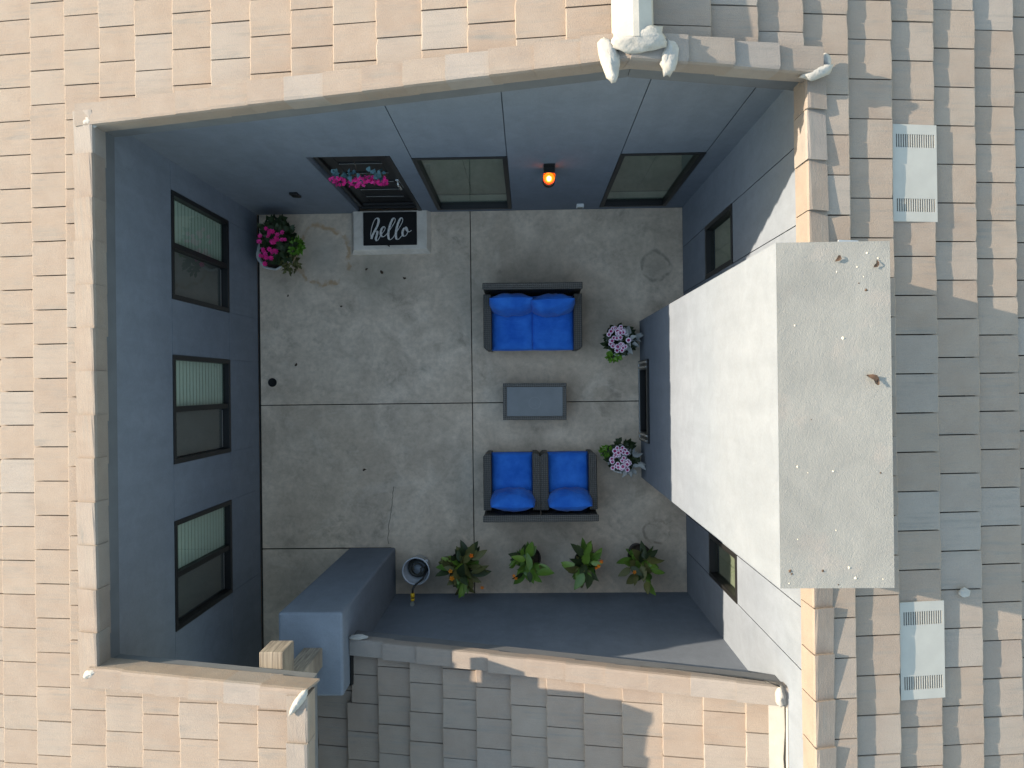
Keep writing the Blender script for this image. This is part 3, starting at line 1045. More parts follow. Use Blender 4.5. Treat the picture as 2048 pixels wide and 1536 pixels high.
CH = 0.045
CE = -0.028
wc = -3.635
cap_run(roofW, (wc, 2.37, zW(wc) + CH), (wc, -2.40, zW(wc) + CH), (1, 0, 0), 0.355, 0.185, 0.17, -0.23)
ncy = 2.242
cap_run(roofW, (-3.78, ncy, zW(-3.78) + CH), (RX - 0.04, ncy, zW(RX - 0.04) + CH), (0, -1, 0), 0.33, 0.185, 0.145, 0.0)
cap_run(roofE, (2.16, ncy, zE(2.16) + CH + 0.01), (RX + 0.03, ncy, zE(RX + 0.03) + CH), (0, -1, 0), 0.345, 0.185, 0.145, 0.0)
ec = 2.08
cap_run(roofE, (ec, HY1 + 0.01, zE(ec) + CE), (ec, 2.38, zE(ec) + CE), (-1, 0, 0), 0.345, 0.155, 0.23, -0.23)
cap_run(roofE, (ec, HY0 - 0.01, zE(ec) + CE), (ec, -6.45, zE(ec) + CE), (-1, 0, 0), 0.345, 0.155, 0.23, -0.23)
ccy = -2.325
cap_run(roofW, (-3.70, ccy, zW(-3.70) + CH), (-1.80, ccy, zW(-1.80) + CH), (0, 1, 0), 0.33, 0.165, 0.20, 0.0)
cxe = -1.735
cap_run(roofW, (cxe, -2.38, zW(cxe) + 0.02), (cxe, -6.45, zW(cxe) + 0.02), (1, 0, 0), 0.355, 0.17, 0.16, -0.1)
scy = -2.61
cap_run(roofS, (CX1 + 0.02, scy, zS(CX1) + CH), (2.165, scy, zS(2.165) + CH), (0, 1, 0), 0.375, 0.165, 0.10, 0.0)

# ridge caps north of the courtyard, painted white
mb = MB()
prof = [(-0.15, -0.055), (-0.13, 0.025), (-0.02, 0.07), (0.02, 0.07), (0.115, 0.02), (0.14, -0.055), (0.10, -0.055), (0, 0.02), (-0.11, -0.055)]
n = len(prof)
vsx = []
for (s, up) in ((0, 0.02), (0.40, 0.0)):
    vsx += [(x, s, h + up) for x, h in prof]
mb.add(vsx, [(i, (i + 1) % n, n + (i + 1) % n, n + i) for i in range(n)] + [tuple(range(n))[::-1], tuple(range(n, 2 * n))])
rme = mb.mesh('ridge_tile', ['ridge_white'])
recalc(rme)
for i in range(12):
    o = link('ridge_tile', rme, roofW)
    o.location = (RX + 0.005 + random.uniform(-.004, .004), 2.36 + 0.345 * i, zW(RX) + 0.04)

# white mastic lumps where runs meet
def blob(parent, loc, size, seed, rz=0.0, name='mastic'):
    mb = MB()
    nu, nv = 16, 10
    rn = random.Random(seed)
    size = [q * 0.8 for q in size]
    off = Vector((rn.uniform(0, 50), rn.uniform(0, 50), rn.uniform(0, 50)))
    vsx = []
    cz, sz = math.cos(rz), math.sin(rz)
    for j_ in range(nv + 1):
        ph = math.pi * j_ / nv
        for i in range(nu):
            th = 2 * math.pi * i / nu
            d = Vector((math.sin(ph) * math.cos(th), math.sin(ph) * math.sin(th), math.cos(ph)))
            k_ = 1 + 0.3 * noise.noise(d * 1.6 + off) + 0.2 * noise.noise(d * 4 + off)
            p = Vector((d.x * size[0], d.y * size[1], d.z * size[2])) * k_
            vsx.append((loc[0] + p.x * cz - p.y * sz, loc[1] + p.x * sz + p.y * cz, loc[2] + p.z))
    fs = [(j_ * nu + i, (j_ + 1) * nu + i, (j_ + 1) * nu + (i + 1) % nu, j_ * nu + (i + 1) % nu) for j_ in range(nv) for i in range(nu)]
    return mb.add(vsx, fs).build(name, 'white_mastic', parent, True)

blob(roofW, (-3.66, 2.27, zW(-3.66) + 0.05), (0.09, 0.06, 0.035), 1)
blob(roofW, (RX - 0.17, 2.25, zW(RX) + 0.035), (0.085, 0.19, 0.06), 2, 0.25)
blob(roofW, (RX + 0.03, 2.36, zW(RX) + 0.07), (0.26, 0.10, 0.065), 3, 0.1)
blob(roofW, (RX + 0.245, 2.27, zW(RX) + 0.005), (0.075, 0.17, 0.06), 4, -0.1)
blob(roofE, (2.13, 2.25, zE(2.13) + 0.06), (0.14, 0.055, 0.05), 5, 0.25)
blob(roofE, (2.215, 2.33, zE(2.2) + 0.03), (0.05, 0.10, 0.04), 15, 0.1)
blob(roofW, (-3.68, -2.37, zW(-3.66) + 0.055), (0.12, 0.045, 0.04), 6, 0.4)
blob(roofW, (-1.80, -2.42, zW(-1.8) + 0.07), (0.15, 0.04, 0.04), 7, 0.95)
blob(roofS, (2.14, -2.69, zS(2.14) + 0.06), (0.055, 0.11, 0.05), 8, 0.1)
blob(roofS, (-1.78, -2.575, zS(-1.8) + 0.075), (0.13, 0.035, 0.025), 9, 0.0)
blob(roofE, (3.335, -1.625, zE(3.335) + 0.008), (0.055, 0.045, 0.012), 10, 0.0)

# black cable along the low roof's east end and a dark flashing strip by the column
cb = [(2.02, -2.575, zS(2.02) + 0.055), (2.12, -2.60, zS(2.12) + 0.06), (2.185, -2.66, zS(2.185) + 0.05), (2.19, -2.80, zS(2.19) + 0.01),
      (2.195, -3.0, zS(2.195)), (2.18, -3.25, zS(2.18)), (2.196, -3.5, zS(2.196)), (2.19, -4.2, zS(2.19))]
MB().tube(cb, 0.007, 6).build('cable', 'hose_black', roofS, True)
MB().tube([(1.0, -2.573, zS(1.0) + 0.03), (1.6, -2.571, zS(1.6) + 0.034), (2.02, -2.575, zS(2.02) + 0.055)], 0.004, 6).build('cable', 'hose_black', roofS, True)
mb = MB()
Tk = Matrix.Translation((CX1 + 0.004, 0, zS(CX1) - 0.01)) @ Matrix.Rotation(-math.atan(0.3), 4, 'Y')
mb.box(0, 0.028, CY0, scy - 0.02, 0, 0.05, T=Tk)
mb.build('flashing_strip', 'dark_metal', roofS)

# flashing round the back of the chimney
mb = MB()
Tf = Matrix.Translation((HX1 + 0.003, 0, zE(HX1) + 0.012)) @ Matrix.Rotation(math.atan(0.23), 4, 'Y')
mb.box(0, 0.165, HY0 - 0.12, HY1 + 0.16, 0, 0.01, T=Tf)
mb.build('chimney_flashing', 'flashing', roofE)

# roof vents, flush with the tiles
for vi, (a, b2, c_, d_) in enumerate(VENTS):
    lab = ['grey metal roof vent on the shaded tiles north of the chimney', 'grey metal roof vent on the tiles south of the chimney'][vi]
    root = thing('roof_vent', lab, 'roof vent', (b2, (c_ + d_) / 2, zE(b2) - 0.012), 0, 'roof vents on the east slope')
    ang = math.atan(0.145)
    Tv = Matrix.Rotation(ang, 4, 'Y')
    hw = (d_ - c_) / 2
    gb = [(-hw + 0.075, -hw + 0.175), (hw - 0.175, hw - 0.075)]
    mb = MB()
    xs0, xs1 = -0.365, 0.0
    # pan with two openings
    ys_ = [-hw, gb[0][0], gb[0][1], gb[1][0], gb[1][1], hw]
    for i in range(5):
        if i in (1, 3):
            mb.box(xs0, -0.335, ys_[i], ys_[i + 1], -0.02, 0.012, T=Tv)
            mb.box(-0.02, xs1, ys_[i], ys_[i + 1], -0.02, 0.012, T=Tv)
            mb.box(-0.335, -0.02, ys_[i], ys_[i + 1], -0.03, -0.022, 1, T=Tv)
        else:
            mb.box(xs0, xs1, ys_[i], ys_[i + 1], -0.02, 0.012, T=Tv)
    mb.build('pan', ['vent_metal', 'wall_dark'], root)
    for q in (0, 1):
        gm = MB()
        for i in range(16):
            x = -0.33 + 0.305 * (i + 0.5) / 16
            gm.box(x - 0.0042, x + 0.0042, gb[q][0], gb[q][1], -0.018, 0.011, T=Tv)
        gm.build('louvre_grille', 'vent_metal', root)

# timber beam end and post under the south-west canopy
tb = MB()
tb.box(-2.315, -2.11, -5.9, -2.245, 3.70, 3.985)
tag(tb.build('beam', 'timber', house, bevel=0.006), 'square timber beam end under the tile edge')
MB().box(-2.285, -2.095, -2.80, -2.61, CZ - 0.01, 3.70).build('post', 'timber', house, bevel=0.006)

# ------------------------------------------------------------------ wall fittings
lamp = thing('wall_lamp', 'black wall lamp with glowing amber jar between the two north windows', 'lamp', (0.275, YN, 2.0))
MB().box(-0.062, 0.062, -0.02, -0.002, -0.06, 0.09).build('backplate', 'dark_metal', lamp, bevel=0.004)
MB().box(-0.062, 0.062, -0.10, -0.021, 0.055, 0.08).build('arm', 'dark_metal', lamp, bevel=0.004)
mb = MB()
mb.lathe([(0.069, 0.03), (0.069, -0.13)], 28, (0, -0.125, 0))
mb.build('jar', 'glass_amber', lamp, True)
mb = MB().lathe([(0.0, -0.235), (0.045, -0.23), (0.071, -0.20), (0.071, -0.13), (0.0, -0.13)], 28, (0, -0.125, 0))
mb.build('base_cup', 'dark_metal', lamp, True)
mb = MB().lathe([(0.0, -0.04), (0.014, -0.045), (0.026, -0.07), (0.025, -0.10), (0.018, -0.13), (0.0, -0.13)], 16, (0, -0.125, 0.02))
mb.build('bulb', 'bulb', lamp, True)

MB().lathe([(0.0, -0.126), (0.066, -0.124), (0.066, -0.06)], 28, (0, -0.125, 0)).build('added_glow_cup', 'amber', lamp, True)  # added cup, coloured orange to show the bulb's glow inside the jar

ob = thing('outlet_box', 'small white outlet box low on the north wall', 'outlet', (0.752, YN, 0.27))
MB().box(-0.05, 0.05, -0.045, -0.001, -0.045, 0.055).build('cover', 'white_paint', ob, bevel=0.006)
MB().box(-0.035, 0.035, -0.052, -0.046, -0.03, 0.02).build('socket_plate', 'shade', ob)
wb = thing('wall_vent_box', 'small black box fixed to the wall left of the door', 'box', (-2.92, YN, 1.04))
MB().box(-0.05, 0.05, -0.03, -0.001, -0.09, 0.09).build('casing', 'black_frame', wb, bevel=0.005)
MB().box(-0.03, 0.03, -0.036, -0.031, -0.05, 0.03).build('lens_plate', 'dark_metal', wb)

# ------------------------------------------------------------------ door step and mat
st = MB()
sx0, sx1, sy0 = -2.46, -1.33, 1.885
e = 0.05
st.add([(sx0, sy0, 0), (sx1, sy0, 0), (sx1, YN - 0.002, 0), (sx0, YN - 0.002, 0),
        (sx0 + e, sy0 + e, 0.1), (sx1 - e, sy0 + e, 0.1), (sx1 - e, YN - 0.002, 0.1), (sx0 + e, YN - 0.002, 0.1)],
       [(0, 1, 5, 4), (1, 2, 6, 5), (3, 0, 4, 7), (4, 5, 6, 7)])
m, nt, b = new_mat('step')
g_ = nd(nt, 'ShaderNodeNewGeometry')
v = coords(nt)
f = rngf(nt, noise_n(nt, v, 4, 5, 0.65, 0.6), 0.32, 0.7)
nt.links.new(mixc(nt, f, (0.56, 0.50, 0.425), (0.78, 0.71, 0.62)), b.inputs['Base Color'])
b.inputs['Roughness'].default_value = 0.85
bump(nt, b, noise_n(nt, v, 60, 3), 0.2, 0.005)
M['step'] = m
so = st.build('door_step', 'step', None, bevel=0.008)
tag(so, 'low pale concrete step in front of the black door', 'step')

dm = thing('doormat', 'black doormat reading hello on the concrete step', 'doormat', (-1.893, 2.225, 0.101))
MB().box(-0.376, 0.376, -0.232, 0.232, 0, 0.014).build('mat', 'mat_black', dm, bevel=0.004)
def catmull(P, n=8):
    out = []
    P = [Vector(p) for p in P]
    Q = [P[0]] + P + [P[-1]]
    for i in range(1, len(Q) - 2):
        for k_ in range(n):
            t = k_ / n
            a, b2, c_, d_ = Q[i - 1], Q[i], Q[i + 1], Q[i + 2]
            out.append(0.5 * ((2 * b2) + (c_ - a) * t + (2 * a - 5 * b2 + 4 * c_ - d_) * t * t + (3 * b2 - a - 3 * c_ + d_) * t ** 3))
    out.append(P[-1])
    return out
letters = {
    'h': [[(1108, 1338), (1104, 1262), (1126, 1160), (1162, 1085), (1197, 1066), (1214, 1096), (1198, 1160), (1158, 1232), (1122, 1300), (1112, 1336)],
          [(1116, 1332), (1140, 1275), (1172, 1238), (1194, 1244), (1186, 1290), (1172, 1336), (1186, 1360), (1212, 1338), (1238, 1290)]],
    'e': [[(1238, 1290), (1285, 1236), (1302, 1196), (1282, 1180), (1252, 1212), (1240, 1266), (1256, 1306), (1290, 1304), (1336, 1262)]],
    'l': [[(1336, 1262), (1402, 1172), (1440, 1106), (1432, 1070), (1404, 1086), (1366, 1170), (1344, 1268), (1350, 1334), (1376, 1348), (1412, 1318), (1438, 1276)]],
    'l2': [[(1438, 1276), (1500, 1190), (1542, 1112), (1536, 1070), (1508, 1084), (1470, 1166), (1448, 1270), (1454, 1336), (1482, 1346), (1516, 1316), (1540, 1286)]],
    'o': [[(1596, 1192), (1560, 1208), (1538, 1262), (1552, 1304), (1586, 1298), (1612, 1250), (1606, 1204), (1590, 1192), (1598, 1230), (1630, 1252), (1662, 1232)]]}
for key, strokes in letters.items():
    mb = MB()
    for sk in strokes:
        pts = catmull([((x - 1367.5) * 0.001022, -(y_ - 1205) * 0.001075, 0) for x, y_ in sk], 8)
        L_, R_ = [], []
        for i, p in enumerate(pts):
            t = (pts[min(i + 1, len(pts) - 1)] - pts[max(i - 1, 0)])
            t.normalize()
            nrm = Vector((-t.y, t.x, 0))
            wdt = 0.005 + 0.0105 * max(0.0, -t.y) ** 1.3
            zz_ = 0.0150 + 0.0004 * (i % 3)
            L_.append(p + nrm * wdt + Vector((0, 0, zz_)))
            R_.append(p - nrm * wdt + Vector((0, 0, zz_)))
        n = len(pts)
        mb.add(L_ + R_, [(i, i + 1, n + i + 1, n + i) for i in range(n - 1)])
    mb.build('letter', 'letter', dm)

# ------------------------------------------------------------------ floor drain
dr = thing('floor_drain', 'round black floor drain near the west wall', 'drain', (-3.614, 0.093, 0))
MB().lathe([(0.062, 0.001), (0.062, 0.008), (0.05, 0.010), (0.048, 0.004), (0, 0.004)], 24).build('ring', 'drain', dr, True)
gm = MB()
for i in range(-3, 4):
    h = math.sqrt(max(0.0, 0.047 ** 2 - (i * 0.013) ** 2))
    gm.box(i * 0.013 - 0.003, i * 0.013 + 0.003, -h, h, 0.0045, 0.008)
gm.build('grate', 'dark_metal', dr)

# ------------------------------------------------------------------ furniture
def cushion_mesh(name, w, d, t, p=8.0, seed=0, pinch=0.05, ex=0.35):
    n = 18
    rn = random.Random(seed)
    off = Vector((rn.uniform(0, 90), rn.uniform(0, 90), 0))
    mb = MB()
    idx = {}
    vsx, fs = [], []
    for side in (1, -1):
        for i in range(n + 1):
            for k_ in range(n + 1):
                u, v_ = -1 + 2 * i / n, -1 + 2 * k_ / n
                u, v_ = math.sin(u * math.pi / 2), math.sin(v_ * math.pi / 2)
                hgt = max(0.0, (1 - abs(u) ** p) * (1 - abs(v_) ** p)) ** ex
                x = w / 2 * u * (1 - pinch * (1 - abs(v_) ** 2) * -1 - pinch)
                y = d / 2 * v_ * (1 - pinch * (1 - abs(u) ** 2) * -1 - pinch)
                wv = 0.07 * noise.noise(Vector((u * 2.2, v_ * 2.2, side * 3)) + off) + 0.05 * noise.noise(Vector((u * 5, v_ * 5, side * 3)) + off)
                z = side * t / 2 * hgt * (1 + wv * 3)
                idx[(side, i, k_)] = len(vsx)
                vsx.append((x, y, z))
        for i in range(n):
            for k_ in range(n):
                q = [idx[(side, i, k_)], idx[(side, i + 1, k_)], idx[(side, i + 1, k_ + 1)], idx[(side, i, k_ + 1)]]
                fs.append(tuple(q if side > 0 else q[::-1]))
    me = mb.add(vsx, fs).mesh(name, ['blue_cloth'], True)
    bm = bmesh.new()
    bm.from_mesh(me)
    bmesh.ops.remove_doubles(bm, verts=bm.verts, dist=1e-4)
    bm.to_mesh(me)
    bm.free()
    return me

def piping(parent, w, d, pinch, r=0.005):
    pts = []
    n = 10
    def q(u, v_):
        u, v_ = math.sin(u * math.pi / 2), math.sin(v_ * math.pi / 2)
        return (w / 2 * u * (1 - pinch * (1 - abs(v_) ** 2) * -1 - pinch), d / 2 * v_ * (1 - pinch * (1 - abs(u) ** 2) * -1 - pinch), 0)
    for i in range(n): pts.append(q(-1 + 2 * i / n, -1))
    for i in range(n): pts.append(q(1, -1 + 2 * i / n))
    for i in range(n): pts.append(q(1 - 2 * i / n, 1))
    for i in range(n + 1): pts.append(q(-1, 1 - 2 * i / n))
    MB().tube(pts, r, 6).build('piping', 'blue_cloth', parent, True)

def sofa(root, W, D, nseat, seed):
    """Local: +y is the back, front at -y; origin on the floor at the middle."""
    a = 0.10
    hx, hy = W / 2, D / 2
    sw = W - 2 * a
    MB().box(-hx + a + 0.002, hx - a - 0.002, -hy + 0.02, hy - 0.11, 0.06, 0.29).build('base', 'wicker', root, bevel=0.01)
    bk = MB()
    Tb = Matrix.Translation((0, hy - 0.055, 0.055)) @ Matrix.Rotation(rad(-3), 4, 'X')
    bk.box(-hx + 0.002, hx - 0.002, -0.04, 0.032, 0, 0.66, T=Tb)
    bk.box(-hx - 0.006, hx + 0.006, -0.05, 0.042, 0.66, 0.685, T=Tb)
    bk.build('backrest', 'wicker', root, bevel=0.012)
    for s in (-1, 1):
        arm = MB()
        x0, x1 = (hx - a, hx) if s > 0 else (-hx, -hx + a)
        xi = x0 if s > 0 else x1
        xo_ = x1 if s > 0 else x0
        yb, yf = hy - 0.11, -hy
        ch_ = 0.035
        poly = [(xi, yb), (xi, yf), (xo_ - s * ch_, yf), (xo_, yf + ch_), (xo_, yb)]
        if s > 0:
            pass
        else:
            poly = poly[::-1]
        arm.prism(poly, 0.055, 0.575)
        po = [(xi - s * 0.004, yb), (xi - s * 0.004, yf - 0.004), (xo_ - s * ch_, yf - 0.004), (xo_ + s * 0.004, yf + ch_), (xo_ + s * 0.004, yb)]
        if s < 0:
            po = po[::-1]
        arm.prism(po, 0.576, 0.595)
        arm.build('armrest', 'wicker', root, bevel=0.008)
        for yy in (-hy + 0.06, hy - 0.09):
            MB().box(s * (hx - 0.05) - 0.025, s * (hx - 0.05) + 0.025, yy - 0.025, yy + 0.025, 0.0, 0.054).build('leg', 'dark_metal', root)
    cw = sw / nseat
    for i in range(nseat):
        cx = -sw / 2 + cw * (i + 0.5)
        o = link('seat_cushion', cushion_mesh('seat_cushion', cw - 0.006 + 0.02, D - 0.115, 0.15, 10, seed + i, 0.012, 0.42), root)
        o.location = (cx, -0.055, 0.365)
        piping(o, cw + 0.014, D - 0.115, 0.012)
        o = link('back_cushion', cushion_mesh('back_cushion', cw + 0.03, 0.42, 0.27, 2.4, seed + 10 + i, 0.05, 0.62), root)
        o.location = (cx + random.uniform(-.01, .01), hy - 0.255 - 0.012 * i, 0.60)
        piping(o, cw + 0.03, 0.42, 0.05, 0.006)
        o.rotation_euler = (rad(70 + 4 * i), 0, rad(random.uniform(-3, 3)))

ls = thing('loveseat', 'dark wicker loveseat with two blue seat cushions and two pillows', 'loveseat', (0.082, 0.905, 0.001), rad(-0.2))
sofa(ls, 1.30, 0.85, 2, 3)
ac = thing('armchair', 'left of two dark wicker armchairs with blue cushion, backed by potted plants', 'armchair', (-0.218, -1.325, 0.001), math.pi, 'wicker armchairs facing the coffee table')
sofa(ac, 0.752, 0.86, 1, 20)
ac2 = thing('armchair', 'right of two dark wicker armchairs with blue cushion, nearer the fireplace', 'armchair', (0.534, -1.325, 0.001), math.pi + rad(0.3), 'wicker armchairs facing the coffee table')
sofa(ac2, 0.742, 0.86, 1, 33)

ct = thing('coffee_table', 'low dark wicker coffee table with grey inset top between the seats', 'table', (0.099, -0.211, 0.0), rad(-0.4))
w2, d2, hT = 0.43, 0.25, 0.40
MB().box(-w2 + 0.02, w2 - 0.02, -d2 + 0.02, d2 - 0.02, 0.16, hT - 0.046).build('apron', 'wicker', ct, bevel=0.008)
fr = MB()
bw = 0.052
fr.box(-w2, w2, d2 - bw, d2, hT - 0.045, hT)
fr.box(-w2, w2, -d2, -d2 + bw, hT - 0.045, hT)
fr.box(-w2, -w2 + bw, -d2 + bw, d2 - bw, hT - 0.045, hT)
fr.box(w2 - bw, w2, -d2 + bw, d2 - bw, hT - 0.045, hT)
fr.build('frame', 'wicker', ct, bevel=0.006)
MB().box(-w2 + bw + 0.002, w2 - bw - 0.002, -d2 + bw + 0.002, d2 - bw - 0.002, hT - 0.02, hT - 0.006).build('table_top', 'table_top', ct)
MB().lathe([(0.077, hT - 0.0045), (0.081, hT - 0.0045)], 40, (0.0, -0.02, 0)).build('ring_mark', 'table_ring', ct)
for sx_ in (-1, 1):
    for sy_ in (-1, 1):
        MB().box(sx_ * (w2 - 0.05) - 0.03, sx_ * (w2 - 0.05) + 0.03, sy_ * (d2 - 0.05) - 0.03, sy_ * (d2 - 0.05) + 0.03, 0, 0.16).build('leg', 'wicker', ct)

# ------------------------------------------------------------------ plants
leaf_cache = {}
def leaf_mesh(kind, mat, var=0):
    key = (kind, mat, var)
    if key in leaf_cache:
        return leaf_cache[key]
    rn = random.Random(var * 7 + len(kind))
    Ls, Wd, droop, fold, shape = {'canna': (0.25, 0.115, 0.05, 0.12, 0.78), 'small': (0.06, 0.032, 0.008, 0.1, 0.6),
                                  'silver': (0.105, 0.046, 0.012, 0.12, 0.6), 'broad': (0.085, 0.06, 0.012, 0.1, 0.55)}[kind]
    Ls *= rn.uniform(0.85, 1.15)
    Wd *= rn.uniform(0.8, 1.15)
    ns = 6 if kind == 'canna' else 4
    bend = rn.uniform(-0.02, 0.02)
    vsx, fs = [], []
    for i in range(ns + 1):
        t = i / ns
        w_ = Wd * (math.sin(math.pi * t ** shape) ** 0.8) * 0.5 + 0.002 * (1 - t)
        zc = -droop * t * t + droop * 0.4 * t
        for s in (-1, 0, 1):
            vsx.append((t * Ls, s * w_ + bend * math.sin(math.pi * t), zc + abs(s) * w_ * fold * 2 + 0.004 * math.sin(t * 9 + s + var)))
    for i in range(ns):
        for s in range(2):
            a = i * 3 + s
            fs.append((a, a + 3, a + 4, a + 1))
    me = MB().add(vsx, fs).mesh('leaf', [mat], True)
    leaf_cache[key] = me
    return me

def orient(o, loc, az, pitch, roll=0.0, sc=1.0):
    o.matrix_local = Matrix.Translation(loc) @ Matrix.Rotation(az, 4, 'Z') @ Matrix.Rotation(-pitch, 4, 'Y') @ Matrix.Rotation(roll, 4, 'X') @ Matrix.Diagonal((sc, sc, sc, 1))

def flower_mesh(mats, r, n=6, ring=False, key=''):
    k_ = ('fl', key)
    if k_ in leaf_cache:
        return leaf_cache[k_]
    mb = MB()
    for i in range(n):
        a0, a1 = 2 * math.pi * (i - 0.46) / n, 2 * math.pi * (i + 0.46) / n
        am = 2 * math.pi * i / n
        c_ = (0, 0, 0)
        if ring:
            def q(a, rr, z): return (rr * math.cos(a), rr * math.sin(a), z)
            mb.add([q(a0, r * .12, 0), q(a1, r * .12, 0), q(a1, r * .58, r * .25), q(a0, r * .58, r * .25)], [(0, 1, 2, 3)], 1)
            mb.add([q(a0, r * .58, r * .25), q(a1, r * .58, r * .25), q(a1, r * .95, r * .22), q(am, r * 1.05, r * .15), q(a0, r * .95, r * .22)], [(0, 1, 2, 3, 4)], 0)
        else:
            def q(a, rr, z): return (rr * math.cos(a), rr * math.sin(a), z)
            mb.add([q(am, r * .1, 0), q(a0, r * .65, r * .3), q(am, r * 1.0, r * .2), q(a1, r * .65, r * .3)], [(0, 1, 2), (0, 2, 3)], 0)
            mb.add([q(am + .5, r * .05, r * .2), q(a0 + .5, r * .4, r * .62), q(am + .5, r * .6, r * .55), q(a1 + .5, r * .4, r * .62)], [(0, 1, 2), (0, 2, 3)], 0)
    me = mb.mesh('flower', mats)
    leaf_cache[k_] = me
    return me

def clump(parent, name, mat, centre, rx, ry, rz_, count, size, seed, kind='small'):
    """A mass of small leaves too many to count: joined into one part."""
    rn = random.Random(seed)
    mb = MB()
    src = [leaf_mesh(kind, mat, v_) for v_ in range(3)]
    for i in range(count):
        me = src[i % 3]
        th, u = rn.uniform(0, 2 * math.pi), rn.uniform(0, 1) ** 0.5
        zz_ = rn.uniform(-1, 1)
        k_ = math.sqrt(max(0, 1 - zz_ * zz_ * 0.8))
        p = Vector((centre[0] + rx * u * k_ * math.cos(th), centre[1] + ry * u * k_ * math.sin(th), centre[2] + rz_ * zz_))
        T_ = Matrix.Translation(p) @ Matrix.Rotation(th + rn.uniform(-1, 1), 4, 'Z') @ Matrix.Rotation(-rn.uniform(-0.3, 1.1), 4, 'Y') @ Matrix.Rotation(rn.uniform(-.5, .5), 4, 'X')
        s = size * rn.uniform(0.7, 1.25)
        mb.add([T_ @ (v_.co * s) for v_ in me.vertices], [tuple(p_.vertices) for p_ in me.polygons])
    o = mb.build(name, mat, parent, True)
    o['kind'] = 'stuff'
    return o

def pot(root, r, h, mat, loc=(0, 0, 0), wob=0.0):
    mb = MB()
    mb.lathe([(0, 0.0), (r * 0.72, 0.0), (r * 0.8, h * 0.2), (r * 0.95, h * 0.9), (r * 1.05, h * 0.92), (r * 1.06, h), (r * 0.95, h), (r * 0.9, h * 0.85), (r * 0.88, h * 0.8)], 32, loc, 0, wob)
    o = mb.build('pot', mat, root, True)
    MB().lathe([(0, h * 0.84), (r * 0.895, h * 0.82)], 32, loc).build('soil', 'soil', root)
    return o

def canna(label, px, py, foliage, R_, n, seed, flowers, group, dark=0.3):
    rn = random.Random(seed)
    root = thing('potted_plant', label, 'potted plant', (px, py, 0), 0, group)
    pot(root, 0.15, 0.27, 'pot_dark')
    fx, fy = foliage
    st_ = MB()
    stems = []
    for i in range(max(5, n // 6)):
        a = rn.uniform(0, 6.28)
        b0 = Vector((rn.uniform(-.06, .06), rn.uniform(-.06, .06), 0.21))
        b1 = Vector((fx + R_ * 0.45 * math.cos(a) * rn.uniform(0.1, 1), fy + R_ * 0.45 * math.sin(a) * rn.uniform(0.1, 1), rn.uniform(0.42, 0.62)))
        st_.tube([b0, (b0 + b1) / 2 + Vector((0, 0, 0.04)), b1], [0.008, 0.007, 0.005], 6)
        stems.append((b0, b1))
    st_.build('stems', 'leaf_olive', root, True)
    for i in range(n):
        b0, b1 = stems[i % len(stems)]
        t = rn.uniform(0.25, 1.05)
        p = b0.lerp(b1, t) + Vector((0, 0, 0.03))
        az = 2 * math.pi * i / n * 3.7 + rn.uniform(-.5, .5)
        if rn.random() < 0.7:
            out = Vector((p.x - fx * 0.6, p.y - fy * 0.6))
            if out.length > 0.02:
                az = math.atan2(out.y, out.x) + rn.uniform(-1.0, 1.0)
        mat = 'leaf_olive' if rn.random() < dark else ('leaf_dark' if rn.random() < dark * 0.8 else 'leaf_green')
        o = link('leaf', leaf_mesh('canna', mat, rn.randrange(4)), root)
        orient(o, p, az, rn.uniform(-0.45, 0.95), rn.uniform(-.9, .9), rn.uniform(0.5, 0.92) * (R_ / 0.33) ** 0.5)
    fm = flower_mesh(['petal_orange'], 0.030, 5, False, 'orange')
    for (dx, dy) in flowers:
        o = link('flower', fm, root)
        orient(o, (fx + dx, fy + dy, 0.60), rn.uniform(0, 6), 0.2, 0.2, rn.uniform(0.8, 1.3))
    return root

GP = 'leafy potted plants along the south wall'
canna('largest dark leafy potted plant, next to the hose bucket', -0.93, -2.42, (0.0, -0.02), 0.50, 100, 1,
      [(-0.10, -0.10), (0.16, 0.20), (0.30, -0.22), (-0.12, 0.0)], GP, 0.55)
canna('small bright green potted plant, second from the bucket', 0.0, -2.36, (-0.03, -0.05), 0.36, 52, 2, [(-0.18, -0.10), (-0.15, -0.13)], GP, 0.08)
canna('potted plant with orange blooms, third from the bucket', 0.77, -2.40, (-0.02, 0.03), 0.42, 60, 3, [(0.16, -0.02), (0.13, -0.04), (0.20, 0.04)], GP, 0.2)
canna('potted plant nearest the east wall with leaves leaning south', 1.50, -2.33, (0.0, -0.12), 0.40, 50, 4, [(-0.12, -0.02)], GP, 0.35)

